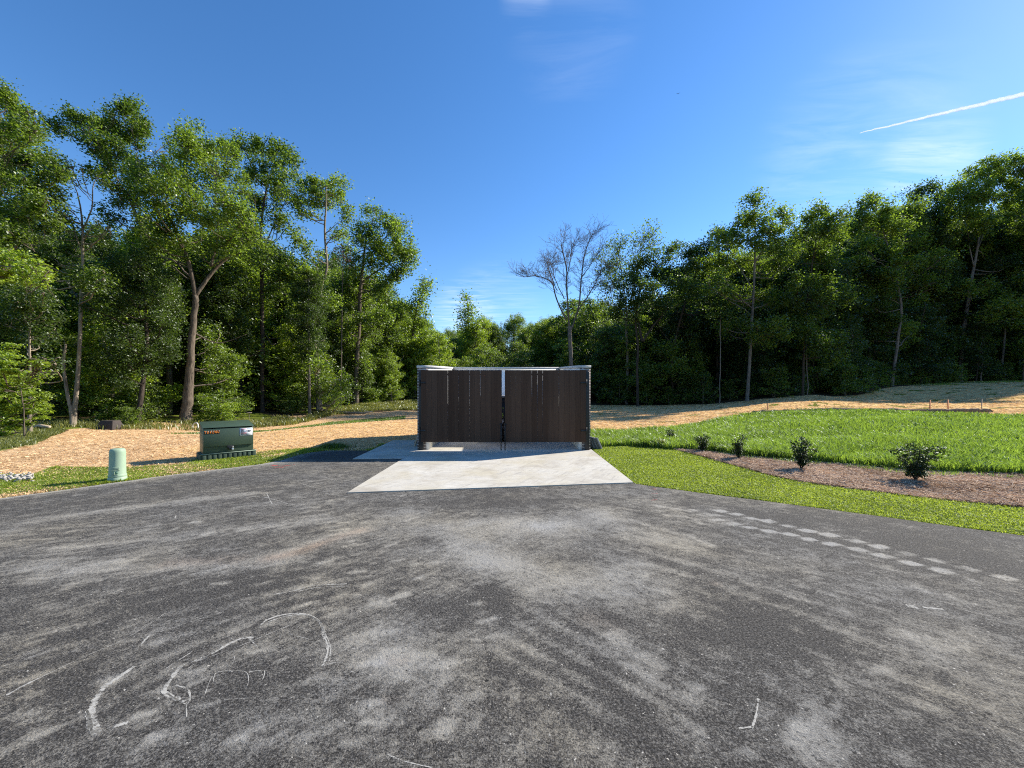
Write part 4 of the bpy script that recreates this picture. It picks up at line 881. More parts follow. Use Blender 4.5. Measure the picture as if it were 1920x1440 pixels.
# bright low tree at the far left edge
hero('lime_sapling', 'bright green low tree spreading from the left edge', 13.2,
     [[(45, 826, 4), (44, 780, 3), (40, 740, 3), (30, 700, 2)], [(45, 818, 2.5), (60, 800, 2), (75, 780, 1)], [(-60, 830, 6), (-50, 760, 5), (-30, 690, 3)]],
     [(10, 660, 26, 14), (0, 690, 40, 18), (35, 700, 28, 14), (0, 720, 46, 16), (40, 730, 36, 14), (65, 745, 24, 12), (10, 755, 50, 16), (60, 770, 30, 14), (15, 790, 40, 16), (85, 700, 12, 8, .6), (70, 680, 16, 8, .6), (60, 715, 20, 10, .7), (-20, 770, 40, 30), (5, 815, 26, 12, .6)], leafm=L_LIME, flat=.35, depth=.9, leaf=(.085, .05), puff=.22, dens=3.2)
hero('lime_branch_tree', 'pale green bough reaching in high on the left edge', 12.5,
     [[(-190, 830, 26), (-180, 650, 20), (-130, 540, 12), (-60, 500, 7), (20, 500, 3), (75, 505, 1.5)], [(20, 502, 2), (60, 530, 1.5), (75, 565, 1)], [(30, 505, 2), (80, 540, 1.5), (110, 583, .8)]],
     [(-10, 478, 32, 12), (25, 485, 28, 11), (55, 500, 26, 10), (82, 510, 16, 9), (20, 508, 34, 11), (50, 520, 30, 9), (0, 520, 34, 14), (80, 525, 18, 7, .8), (-60, 500, 50, 30)], leafm=L_LIME, flat=.35, depth=.7, leaf=(.085, .05), puff=.2)
hero('pale_trunk_tree', 'leafy tree with a short lit grey trunk behind the lime sapling', 15.8,
     [[(56, 806, 10), (58, 740, 8), (56, 690, 6), (55, 600, 5), (60, 520, 3)]],
     [(60, 560, 34, 26), (30, 600, 34, 26), (90, 610, 34, 26, .8), (60, 640, 34, 22, .8), (90, 680, 26, 16, .7), (30, 560, 30, 30)], bark=B_PALE, leafm=L_DARK, depth=1.4)

# ------------------------------------------------------------------ centre and right trees
def bare_tree(Y, base_px, label, limbs, lev=4, group=None, leafy=0.0):
    s_ = Y / F; bx = (base_px[0] - 960) / F * Y; base = np.array([bx, Y, H1(bx, Y)]); mb = MB(); tips = []
    def rec(p, d, L, r, lv):
        n = 4; P = [p]; dd = d.copy()
        for k in range(n):
            dd = dd + rng.normal(0, .16, 3) + np.array([0, 0, .05]); dd /= np.linalg.norm(dd); P.append(P[-1] + dd * L / n)
        r = max(r, .010 * Y / 40); mb.tube(P, np.linspace(r, max(r * .55, .008 * Y / 40), n + 1), 3, False)
        if lv == 0: tips.append(P[-1]); return
        for k in range(rng.integers(3, 5)):
            q = P[rng.integers(1, n + 1)] if k else P[-1]; e = dd + rng.normal(0, .55, 3); e[2] = abs(e[2]) * .7 + .15; e /= np.linalg.norm(e)
            rec(q, e, L * rng.uniform(.55, .85), r * .5, lv - 1)
    first = True
    for path in limbs:
        P = np.array([at(q[0], q[1], Y) - base for q in path]); rr = [q[2] * s_ * .5 * (1 if first else .6) for q in path]
        if first: P[0][2] = -.3
        else:
            P[:, 1] += np.linspace(0, rng.uniform(-2, 2), len(P))
        Q = wob(P, .12, 6); mb.tube(Q, np.interp(np.linspace(0, 1, len(Q)), np.linspace(0, 1, len(rr)), rr), 6, True)
        if not first:
            for k in range(len(Q) // 3, len(Q)):
                for rep in range(2):
                    d = Q[k] - Q[k - 2]; d /= np.linalg.norm(d); e = d + rng.normal(0, .6, 3); e[2] = abs(e[2]); e /= np.linalg.norm(e)
                    rec(Q[k], e, rng.uniform(.7, 1.35) * Y / 40, .022, lev - 2)
        first = False
    lf = None
    if leafy and tips:
        T = np.array(tips); T = T[rng.random(len(T)) < leafy]; C = np.repeat(T, 7, 0) + rng.normal(0, .25, (len(T) * 7, 3)); lf = leaves(C, .22, .14)
    return base, mb, lf
base, mb, lf = bare_tree(40, (1072, 753), '', [[(1072, 753, 9), (1072, 690, 8), (1070, 640, 8), (1068, 612, 8)],
    [(1068, 615, 6), (1062, 560, 5), (1058, 510, 4), (1048, 470, 3)], [(1070, 620, 5), (1084, 570, 5), (1088, 520, 4), (1094, 480, 3), (1106, 450, 2)],
    [(1062, 600, 5), (1044, 560, 4), (1034, 530, 3.5), (1005, 518, 2.5), (982, 520, 1.5)], [(1080, 590, 4), (1098, 560, 3.5), (1118, 528, 3), (1130, 500, 2)],
    [(1064, 520, 3), (1072, 480, 2.5), (1078, 450, 2)], [(1090, 520, 3), (1112, 490, 2), (1128, 465, 1.5)], [(1044, 545, 3), (1030, 500, 2), (1030, 480, 1.5)], [(1058, 560, 3), (1040, 510, 2), (1046, 480, 1.5)]], 4)
root = make_tree('bare_tree', base, mb, None, B_GREY, L_OAK, 'leafless tree with fine spreading branches behind the right of the enclosure')
base, mb, lf = bare_tree(43, (1175, 753), '', [[(1175, 753, 6), (1176, 680, 5), (1174, 620, 4.5)], [(1174, 620, 4), (1172, 560, 3), (1166, 510, 2.5), (1160, 470, 1.5)], [(1174, 600, 4), (1186, 540, 3), (1196, 490, 2.5), (1206, 455, 1.5)], [(1172, 560, 3), (1150, 520, 2), (1148, 490, 1.5)], [(1174, 590, 3), (1150, 570, 2), (1140, 545, 1.5)]], 4, leafy=.6)
make_tree('sparse_tree', base, mb, lf, B_GREY, L_OAK, 'thinly leaved tree with see-through twigs beside the bare tree')
hero('round_tree', 'dark broad round crowned tree just right of the enclosure', 39.0 * 1.01,
     [[(1195, 754, 6), (1194, 690, 5.5), (1196, 650, 5), (1192, 600, 4), (1200, 540, 3)], [(1205, 640, 7), (1196, 600, 5), (1180, 560, 3)], [(1205, 640, 6), (1225, 610, 5), (1250, 580, 4), (1270, 530, 2)]],
     [(1165, 570, 26, 18), (1150, 590, 18, 12), (1185, 590, 20, 14, .7), (1200, 545, 34, 24), (1235, 520, 36, 28), (1200, 500, 26, 20), (1250, 478, 30, 20), (1285, 470, 30, 16), (1300, 500, 28, 24), (1270, 520, 34, 26), (1240, 570, 26, 18, .8), (1215, 560, 26, 20), (1295, 545, 26, 24), (1180, 530, 20, 18, .6)], leafm=L_DARK, bark=B_DARK, depth=2.6)
hero('forked_tree', 'dark tree with its slanting trunk visible against bright gaps', 41.0 * 1.01,
     [[(1262, 752, 5), (1260, 690, 5), (1264, 650, 5), (1275, 600, 4.5), (1290, 550, 3), (1310, 500, 2)], [(1264, 650, 3), (1240, 620, 2), (1230, 600, 1.5)]],
     [(1310, 480, 26, 20), (1340, 500, 26, 22), (1320, 530, 30, 24), (1350, 545, 26, 24), (1330, 580, 28, 20, .8), (1300, 600, 24, 18, .6), (1260, 660, 40, 24, .8), (1300, 690, 40, 24), (1220, 700, 40, 26)], leafm=L_OAK, bark=B_DARK, depth=2.4)
hero('tall_tree', 'tallest pointed tree on the right with a lit grey trunk', 36.5 * 1.01,
     [[(1400, 752, 8), (1403, 690, 7), (1408, 600, 6), (1412, 520, 5), (1414, 440, 3), (1416, 385, 2)], [(1412, 500, 3), (1440, 450, 2.5), (1466, 410, 1.5)], [(1410, 540, 3), (1380, 490, 2), (1350, 470, 1.5)]],
     [(1416, 372, 18, 14), (1418, 395, 28, 20), (1400, 415, 28, 20), (1436, 420, 22, 18, .9), (1470, 400, 20, 12), (1480, 415, 18, 12), (1455, 435, 26, 14), (1380, 445, 30, 20), (1350, 455, 22, 20), (1420, 455, 32, 20), (1460, 465, 30, 18, .8), (1360, 490, 30, 24), (1400, 500, 34, 24, .8), (1445, 505, 32, 22), (1350, 530, 30, 24, .8), (1385, 555, 34, 24, .9), (1430, 560, 34, 26), (1440, 620, 40, 26), (1370, 610, 34, 24, .8)], leafm=L_OAK, bark=B_GREY, depth=2.6)
hero('leafy_tree', 'leafy tree with twin lit tips right of the tallest one', 37.0 * 1.01,
     [[(1505, 742, 6), (1508, 650, 5), (1515, 550, 4), (1530, 450, 2)]],
     [(1535, 398, 20, 14), (1560, 405, 20, 14), (1585, 405, 14, 12), (1520, 425, 28, 20), (1560, 435, 34, 22), (1500, 440, 20, 18), (1500, 480, 34, 26), (1550, 480, 36, 26), (1510, 540, 40, 30), (1560, 550, 36, 30), (1500, 620, 40, 34), (1550, 650, 40, 34)], leafm=L_OAK, bark=B_DARK, depth=2.6)
hero('leafy_tree', 'rounded tree with a small bare twig above its top', 36.0 * 1.25,
     [[(1674, 718, 8), (1684, 640, 7), (1690, 570, 6), (1670, 480, 4), (1645, 400, 2), (1640, 366, .8)]],
     [(1640, 378, 24, 12), (1620, 395, 30, 16), (1660, 395, 24, 16), (1640, 420, 44, 24), (1600, 430, 26, 26), (1680, 430, 26, 24), (1640, 470, 50, 30), (1600, 500, 36, 30), (1680, 500, 40, 30), (1640, 550, 50, 34), (1620, 620, 50, 34), (1690, 620, 44, 34)], leafm=L_OAK, bark=B_GREY, depth=2.8)
hero('leafy_tree', 'dark domed tree standing before the highest crowns', 35.0 * K,
     [[(1735, 712, 7), (1738, 600, 6), (1745, 480, 4), (1750, 400, 2)]],
     [(1745, 355, 26, 12), (1715, 372, 30, 18), (1775, 370, 26, 18), (1740, 395, 44, 24), (1700, 410, 30, 26), (1745, 440, 50, 30), (1790, 440, 36, 30), (1720, 500, 46, 34), (1780, 520, 46, 34), (1740, 580, 50, 34), (1760, 640, 50, 34), (1730, 670, 50, 24)], leafm=L_DARK, bark=B_DARK, depth=2.8)
hero('tall_tree', 'highest crown at the right edge on a long grey trunk', 33.5 * K,
     [[(1800, 704, 11), (1808, 620, 10), (1820, 540, 8), (1832, 470, 6), (1845, 390, 4), (1855, 320, 2)], [(1832, 470, 4), (1860, 400, 3), (1885, 330, 1.5)], [(1826, 500, 4), (1815, 430, 3), (1818, 350, 1.5)]],
     [(1860, 305, 26, 12), (1895, 305, 24, 12), (1830, 325, 28, 16), (1870, 330, 36, 20), (1800, 350, 26, 18), (1840, 365, 40, 24), (1895, 360, 34, 26), (1790, 385, 30, 22), (1830, 410, 44, 28), (1890, 415, 40, 30), (1850, 470, 50, 30), (1900, 500, 44, 34), (1830, 540, 44, 30, .8), (1890, 580, 44, 34)], leafm=L_OAK, bark=B_GREY, depth=2.8)
hero('leafy_tree', 'leafy tree running out of the right edge of the picture', 33.0 * K,
     [[(1920, 700, 9), (1925, 560, 8), (1940, 440, 5), (1950, 330, 2)]],
     [(1925, 310, 34, 16), (1960, 320, 40, 24), (1940, 360, 46, 30), (1980, 400, 50, 40), (1930, 430, 40, 34), (1950, 500, 60, 40), (1940, 580, 60, 40), (1960, 650, 60, 40)], leafm=L_OAK, bark=B_GREY, depth=2.8)
hero('leafy_tree', 'narrow tree of pale leaves filling the dip between the dark crown and the tallest tree', 44.0 * 1.01,
     [[(1345, 752, 6), (1345, 650, 5), (1345, 560, 4), (1345, 480, 2)]],
     [(1345, 445, 18, 14), (1330, 470, 24, 18), (1365, 450, 20, 20), (1345, 500, 30, 24), (1340, 550, 34, 30), (1330, 620, 36, 34), (1350, 680, 40, 34)], leafm=L_DARK, bark=B_DARK, depth=2.0)

# ------------------------------------------------------------------ woodland fill: prototypes, then copies
def proto(kind, seed):
    global rng
    keep = rng; rng = np.random.default_rng(seed)
    if kind == 'oak':
        h = 15.5; top = np.array([rng.normal(0, .6), rng.normal(0, .6), h]); mid = np.array([rng.normal(0, .3), rng.normal(0, .3), h * .5])
        paths = [([np.array([0, 0, -.3]), np.array([0, 0, .6]), mid, top], [.30, .22, .17, .03])]; cl_ = []
        for k in range(26):
            z = h * (0.30 + .68 * (k / 25) ** .85); rad = 3.6 * math.sin(PI * min(1, (z / h - .18) / .86)) ** .6; a = k * 2.4 + rng.uniform(-.4, .4); rr = rad * rng.uniform(.35, .95)
            cl_.append(((math.cos(a) * rr, math.sin(a) * rr, z), (1.25, 1.25, 1.15), 1.0))
            a += 1.9; cl_.append(((math.cos(a) * rr * .8, math.sin(a) * rr * .8, z + rng.uniform(-.6, .6)), (.95, .95, .85), 1.0))
        return grow(paths, cl_, (.18, .105), 2.0, .55, .9)
    if kind == 'tall':
        h = 19.0; paths = [([np.array([0, 0, -.3]), np.array([0, 0, .6]), np.array([rng.normal(0, .3), 0, h * .55]), np.array([rng.normal(0, .5), rng.normal(0, .5), h])], [.27, .2, .15, .03])]; cl_ = []
        for k in range(24):
            z = h * (0.42 + .56 * k / 23); rad = 2.6 * math.sin(PI * min(1, (z / h - .3) / .78)) ** .7; a = k * 2.4; rr = rad * rng.uniform(.2, .9)
            cl_.append(((math.cos(a) * rr, math.sin(a) * rr, z), (1.1, 1.1, 1.1), 1.0))
            a += 2.1; cl_.append(((math.cos(a) * rr * .9, math.sin(a) * rr * .9, z + rng.uniform(-.6, .6)), (.8, .8, .8), 1.0))
        return grow(paths, cl_, (.18, .105), 2.0, .52, .9)
    if kind == 'under':
        h = 6.5; paths = [([np.array([0, 0, -.2]), np.array([rng.normal(0, .2), 0, h * .5]), np.array([rng.normal(0, .6), rng.normal(0, .5), h])], [.07, .05, .012])]; cl_ = []
        for k in range(20):
            z = h * (0.14 + .84 * k / 19); rad = 2.3 * (1 - (z / h) * .65); a = k * 2.4; rr = rad * rng.uniform(.3, 1.0)
            cl_.append(((math.cos(a) * rr, math.sin(a) * rr, z), (.9, .9, .5), 1.0))
        return grow(paths, cl_, (.13, .08), 2.3, .34, .6, .01)
    if kind == 'bush':
        h = 2.2; paths = [([np.array([0, 0, -.1]), np.array([.1, 0, h * .5]), np.array([rng.normal(0, .3), 0, h])], [.03, .02, .006]), ([np.array([0, 0, -.1]), np.array([-.4, .2, h * .4]), np.array([-.7, .3, h * .8])], [.02, .015, .005])]; cl_ = []
        for k in range(14):
            z = h * (0.10 + .85 * k / 13); rad = 1.3 * (1 - (z / h) * .6); a = k * 2.4; rr = rad * rng.uniform(.2, 1.0)
            cl_.append(((math.cos(a) * rr, math.sin(a) * rr, z), (.6, .6, .32), 1.0))
        r_ = grow(paths, cl_, (.12, .075), 1.9, .24, .5, .007)
        return r_
    rng = keep
def make_proto(kind, seed, leafm, bark):
    global rng
    keep = rng; wood, lf = proto(kind, seed); rng = keep
    return wood.mesh('trunk', bark, True), mkmesh('crown', lf[0], [lf[1]], leafm)
PR = {'oakA': make_proto('oak', 1, L_OAK, B_GREY), 'oakB': make_proto('oak', 2, L_DARK, B_DARK), 'oakC': make_proto('oak', 3, L_LIME, B_GREY),
      'tallA': make_proto('tall', 4, L_OAK, B_PALE), 'tallB': make_proto('tall', 5, L_DARK, B_GREY), 'underA': make_proto('under', 6, L_LIME, B_GREY),
      'underB': make_proto('under', 7, L_OAK, B_DARK), 'underC': make_proto('under', 8, L_DARK, B_DARK), 'bushA': make_proto('bush', 9, L_OAK, B_GREY), 'bushB': make_proto('bush', 10, L_LIME, B_GREY)}
RECS = []
HERO_PX = [(-60, 16.5), (56, 15.8), (140, 18), (122, 17.9), (318, 25), (345, 21.5), (492, 29), (598, 30.5), (668, 38)]
def put(key, x, y, s_, name, label, cat, group, sz=None):
    px_ = 960 + F * x / y
    if name in ('understorey_tree', 'woodland_bush') and any(abs(px_ - h_) < 18 + (1.9 if name == 'understorey_tree' else .8) * s_ * F / y and y < hy + .5 for h_, hy in HERO_PX): return None
    tm, cm = PR[key]; root = empty(name, (x, y, H1(x, y) - .02), rng.uniform(0, 6.28)); root.scale = (s_ * rng.uniform(.9, 1.1), s_ * rng.uniform(.9, 1.1), (sz or s_) * rng.uniform(.93, 1.07))
    link('trunk', tm, root); link('crown', cm, root); RECS.append((root, key, x, y, s_, group)); return tag(root, label, cat, group)
WL = [(-70, 14), (-27, 17), (-19, 18.4), (-15.5, 20.5), (-15, 24.5), (-15, 31), (-14.5, 38), (-12, 46), (-9, 54), (-9, 75), (-40, 80), (-80, 60)]
WR = [(8, 54), (12, 53), (19, 51.5), (31, 49.5), (44, 48.2), (60, 47), (80, 45.5), (90, 50), (104, 84), (60, 92), (20, 84), (8, 72)]
WR = [(9, 50), (14, 44), (24, 41), (34, 43), (50, 50), (74, 58), (98, 56), (110, 62), (128, 103), (74, 113), (25, 103), (10, 88)]
def scatter(poly, n, mind, ymin=-1e9):
    xs = [p[0] for p in poly]; ys_ = [p[1] for p in poly]; out = []; tries = 0
    while len(out) < n and tries < 20000:
        tries += 1; x = rng.uniform(min(xs), max(xs)); y = rng.uniform(min(ys_), max(ys_))
        if not inpoly(np.array([x]), np.array([y]), poly)[0]: continue
        if abs(x) / max(y, 1) > 1.75: continue
        if all((x - a) ** 2 + (y - b) ** 2 > mind ** 2 for a, b in out): out.append((x, y))
    return out
def skyline_left(px):      # highest photo row a filler tree may reach
    return np.interp(px, [-400, 0, 60, 100, 200, 300, 450, 560, 640, 700, 780, 830], [380, 420, 400, 420, 400, 420, 430, 470, 500, 520, 600, 640])
for x, y in scatter(WL, 115, 2.5):
    px = 960 + F * x / y; room = EYE + (HZ - float(skyline_left(px))) / F * y; room = max(room, 5)
    key = ['oakA', 'oakC', 'tallA', 'tallB', 'oakB'][rng.integers(5)]; hh_ = 15.5 if key.startswith('oak') else 19.0
    s_ = min(1.15, room / hh_ * rng.uniform(.8, 1.0))
    put(key, x, y, s_, 'woodland_tree', 'woodland tree standing among others inside the left wood', 'tree', 'trees inside the left wood')
for x, y in scatter(WR, 135, 3.4):
    px = 960 + F * x / y; sl = np.interp(px, [1000, 1130, 1180, 1300, 1400, 1500, 1700, 1920, 2300], [640, 610, 590, 520, 480, 440, 400, 350, 300]); room = (EYE + (HZ - float(sl)) / F * y) * .99 - H1(x, y); room = min(room, 35 - H1(x, y)) if px < 1990 else min(room, 20)
    key = ['oakA', 'oakB', 'oakB', 'tallB', 'oakB'][rng.integers(5)]; hh_ = 15.5 if key.startswith('oak') else 19.0  # mostly dark-leaf copies: the backlit wood's shade is put into leaf colour
    s_ = min(2.0, room / hh_ * rng.uniform(.85, 1.0))
    put(key, x, y, s_, 'woodland_tree', 'woodland tree standing among others inside the right wood', 'tree', 'trees inside the right wood')
# beyond the right edge of the picture: the trees whose shade falls on the slope
for x, y in SC([(84, 44), (78, 43), (90, 40), (84, 36), (92, 46), (98, 40), (92, 32), (100, 34), (76, 46), (96, 50), (68, 44.5), (72, 48)]):
    put('oakB', x, y, 1.25, 'woodland_tree', 'woodland tree standing among others inside the right wood', 'tree', 'trees inside the right wood')
# far trees between the two woods
for k in range(34):
    px = rng.uniform(790, 1150); Y = rng.uniform(58, 88); x = (px - 960) / F * Y
    top = np.interp(px, [780, 830, 870, 900, 940, 1000, 1060, 1130, 1160], [615, 608, 625, 600, 600, 605, 595, 590, 580]) + rng.uniform(-4, 16)
    h = EYE + (HZ - top) / F * Y - H1(x, Y); key = ['oakA', 'oakC', 'tallA', 'oakC', 'oakB'][rng.integers(5)]; hh_ = 15.5 if key.startswith('oak') else 19.0
    put(key, x, Y, h / hh_ * 1.0, 'far_tree', 'far tree in the line of crowns seen over the enclosure', 'tree', 'far trees over the enclosure')
# understorey along both edges
UL = [(-26, 17.6), (-20, 19), (-16.2, 21.5), (-15.5, 25), (-15.0, 30.5), (-14.5, 37), (-11.5, 45), (-9, 53), (-11, 56), (-17, 40), (-19, 28), (-24, 22), (-30, 19)]
for x, y in scatter(UL, 46, 1.3):
    k_ = ['underA', 'underA', 'underB'][rng.integers(3)]
    put(k_, x, y, rng.uniform(.65, 1.15), 'understorey_tree', 'young layered tree along the lit edge of the left wood', 'sapling', 'young trees along the left wood')
for (px, py, s_) in [(520, 775, .60), (552, 768, .45), (640, 762, .6), (705, 756, .8), (740, 753, .85), (775, 752, .8), (440, 780, .8), (420, 783, .7), (230, 790, .7)]:
    Y = EYE * F / (py - HZ) * 1.0; Y = min(Y, 47) if py < 765 else Y; x = (px - 960) / F * Y
    put('underA', x, Y, s_, 'understorey_tree', 'young layered tree along the lit edge of the left wood', 'sapling', 'young trees along the left wood')
UR = [(8, 52), (12, 51), (20, 50), (31, 48), (44, 47), (60, 45.7), (64, 49), (40, 54), (18, 60), (8, 60)]
UR = [(10, 46), (15, 41), (24, 38.3), (33, 40), (50, 48), (74, 55.5), (78, 60), (50, 56), (30, 51), (12, 56)]
for x, y in scatter(UR, 38, 2.4):
    put(['underC', 'underB', 'underC'][rng.integers(3)], x, y, rng.uniform(.9, 1.6), 'understorey_tree', 'young tree in the deep shade at the foot of the right wood', 'sapling', 'young trees along the right wood')
for k in range(14):
    px = rng.uniform(785, 1150); Y = rng.uniform(46, 56); x = (px - 960) / F * Y
    put(['underA', 'underB'][k % 2], x, Y, rng.uniform(.8, 1.3), 'understorey_tree', 'low tree behind the enclosure under the far crowns', 'sapling', 'low trees behind the enclosure')
BL = scatter([(-24, 17.9), (-19, 18.9), (-15.8, 21.2), (-15.2, 25), (-14.9, 31), (-14.2, 38), (-11.5, 46), (-8.5, 52), (-10, 54), (-16, 36), (-17.5, 24), (-22, 20.5)], 24, 1.1)
for x, y in BL: put(['bushA', 'bushB'][rng.integers(2)], x, y, rng.uniform(.4, .95), 'woodland_bush', 'leafy bush at the foot of the left wood', 'bush', 'bushes at the foot of the left wood')
for x, y in scatter([(10, 45), (15, 40), (24, 37.6), (34, 39.3), (50, 47), (74, 54.5), (76, 56.5), (50, 52), (32, 47), (24, 46), (14, 50)], 40, 1.5):
    put('bushA', x, y, rng.uniform(.7, 1.4), 'woodland_bush', 'leafy bush in the shade of the right wood', 'bush', 'bushes at the foot of the right wood')
# mid height trees that close the wood below its crowns
for x, y in scatter([(-40, 23), (-22, 24), (-18, 28), (-17, 36), (-14, 48), (-10, 58), (-12, 76), (-40, 70), (-70, 40)], 60, 2.6):
    put(['underA', 'underB', 'underC', 'underB'][rng.integers(4)], x, y, rng.uniform(1.2, 1.9), 'midstorey_tree', '', 'tree', 'trees inside the left wood')
for x, y in scatter([(9, 54), (15, 47), (24, 43), (34, 45), (50, 53), (74, 60), (104, 59), (118, 74), (98, 98), (37, 94), (10, 86)], 95, 3.1):
    put(['underC', 'underC', 'underB'][rng.integers(3)], x, y, rng.uniform(1.6, 2.6), 'midstorey_tree', '', 'tree', 'trees inside the right wood')
for k in range(22):
    px = rng.uniform(760, 1180); Y = rng.uniform(60, 80); x = (px - 960) / F * Y
    put(['underA', 'underB'][k % 2], x, Y, rng.uniform(1.3, 1.9), 'midstorey_tree', '', 'tree', 'far trees over the enclosure')
far_c = []
for a_ in np.linspace(R(-62), R(62), 210):
    Y_ = 118 + rng.uniform(-5, 5); X_ = math.tan(a_) * 96; zt = 15 + 2.5 * math.sin(a_ * 13) + rng.normal(0, 1); nn_ = 340
    v = rng.normal(0, 1, (nn_, 3)) * np.array([2.2, 1.6, 0]); v[:, 2] = 1.5 + zt * rng.random(nn_) ** .9 * (1 - .12 * np.abs(v[:, 0])); far_c.append(v + np.array([X_, Y_, 0]))
lf = leaves(np.vstack(far_c), .85, .6); tag(link('distant_woodland', mkmesh('distant_woodland', lf[0], [lf[1]], L_DARK)), 'dark mass of woodland far behind the nearer trees', 'woodland', kind='stuff')
# a label of its own for every copy: look, then what it stands by, then its rank
SHAPE = {'oakA': 'broad olive', 'oakB': 'broad dark', 'oakC': 'broad bright', 'tallA': 'tall pale stemmed', 'tallB': 'tall dark', 'underA': 'layered bright', 'underB': 'layered green', 'underC': 'layered dark', 'bushA': 'mid green', 'bushB': 'bright green'}
ZONES = [(-1e9, 60, 'by the left edge'), (60, 200, 'behind the slender tree'), (200, 300, 'left of the forked oak'), (300, 420, 'behind the forked oak'), (420, 560, 'left of the twin trunk tree'), (560, 640, 'behind the twin trunk tree'), (640, 720, 'round the upright oak'), (720, 800, 'at the left wood\'s end'),
         (800, 920, 'over the left gate'), (920, 1030, 'over the right gate'), (1030, 1120, 'near the bare tree'), (1120, 1220, 'near the sparse tree'), (1220, 1380, 'left of the tallest tree'), (1380, 1480, 'round the tallest tree'), (1480, 1620, 'right of the tallest tree'), (1620, 1720, 'under the rounded tree'), (1720, 1840, 'under the highest crown'), (1840, 1e9, 'toward the right edge')]
NUM = ['first', 'second', 'third', 'fourth', 'fifth', 'sixth', 'seventh', 'eighth', 'ninth', 'tenth', 'eleventh', 'twelfth', 'thirteenth', 'fourteenth', 'fifteenth', 'sixteenth', 'seventeenth', 'eighteenth', 'nineteenth', 'twentieth']
cells = {}
for r_ in RECS:
    root, key, x, y, s_, grp = r_; px = 960 + F * x / y; zn = [z[2] for z in ZONES if z[0] <= px < z[1]][0]
    noun = {'oak': 'tree', 'tal': 'tree', 'und': 'young tree' if s_ < 1.3 and 'far' not in grp else 'midheight tree', 'bus': 'bush'}[key[:3]]
    dep = 'deep' if ((px < 760 and y > 34) or (px > 1150 and y > 62)) else 'near'
    rank = ' deep' if dep == 'deep' and 'far' not in grp else ''
    cells.setdefault((SHAPE[key], noun, rank, zn if px < 2000 else 'beyond the right edge'), []).append((px, root))
for (a_, b_, c_, d_), lst in cells.items():
    lst.sort(key=lambda q: q[0])
    for k, (px, root) in enumerate(lst): root['label'] = (f'{a_} {b_}{c_} {d_}' if len(lst) == 1 else f'{NUM[min(k, 19)]} {a_} {b_} from the left{c_} {d_}')
# thin trunks seen in the dark of the right wood
def pole_tree(px, py, Y, hgt, wpx, label, lean=0):
    x = (px - 960) / F * Y; mb = MB(); r = wpx * Y / F / 2; P = wob([(0, 0, -.2), (lean * .3, 0, hgt * .4), (lean, .1, hgt)], .15); mb.tube(P, np.linspace(r, r * .6, len(P)), 6)
    root = empty('slender_tree', (x, Y, H1(x, Y))); link('trunk', mb.mesh('trunk', B_GREY, True), root)
    cl_ = [((lean + rng.normal(0, 1), rng.normal(0, 1), hgt + rng.uniform(-1, 2)), (1.3, 1.3, .9), .8) for k in range(5)]
    w_, lf = grow([(P, [r * .5, r * .3])], cl_, (.22, .13), 2.0, .6); link('crown', mkmesh('crown', lf[0], [lf[1]], L_DARK), root); tag(root, label, 'tree')
pole_tree(1348, 756, 36 * 1.0, 9, 2.2, 'thin pole trunk just left of the tallest tree', .2)
pole_tree(1840, 703, 33 * K, 8, 3, 'thin grey trunk between the highest tree and the right edge', .3)
pole_tree(1875, 700, 34 * K, 9, 4, 'leaning grey trunk low at the right edge', .9)
pole_tree(1512, 742, 36 * 1.04, 8, 2, 'thin trunk at the shaded foot of the twin tipped tree', -.1)
pole_tree(1593, 728, 36 * 1.2, 8, 2.4, 'thin trunk deep in the shade between the rounded and twin tipped trees', .2)
pole_tree(244, 775, 26, 8, 7, 'dark straight trunk between the slender tree and the big oak', .1)
pole_tree(228, 770, 23, 6, 6, 'short grey trunk behind the drain box', -.3)
pole_tree(200, 760, 22, 7, 5, 'crooked mossy trunk behind the drain box', .5)

# fallen log and sticks
p = g(650, 772)
mb = MB(); mb.tube([(-1.4, 0, .10), (-.2, .15, .14), (1.3, .1, .12), (2.0, .3, .22)], [.09, .10, .08, .04], 7); o = mb.build('fallen_log', B_PALE, loc=(-13.0, 30.0, H1(-13, 30)), smooth=True); tag(o, 'pale fallen log on the litter right of the twin trunk', 'log')
mb = MB(); mb.tube([(-.5, 0, .05), (.1, .05, .10), (.6, -.05, .07)], [.07, .08, .06], 7); o = mb.build('fallen_log', WOODP, smooth=True); x, y = g(70, 803); o.location = (x, y, H1(x, y)); tag(o, 'short pale log lying by the lime sapling', 'log')

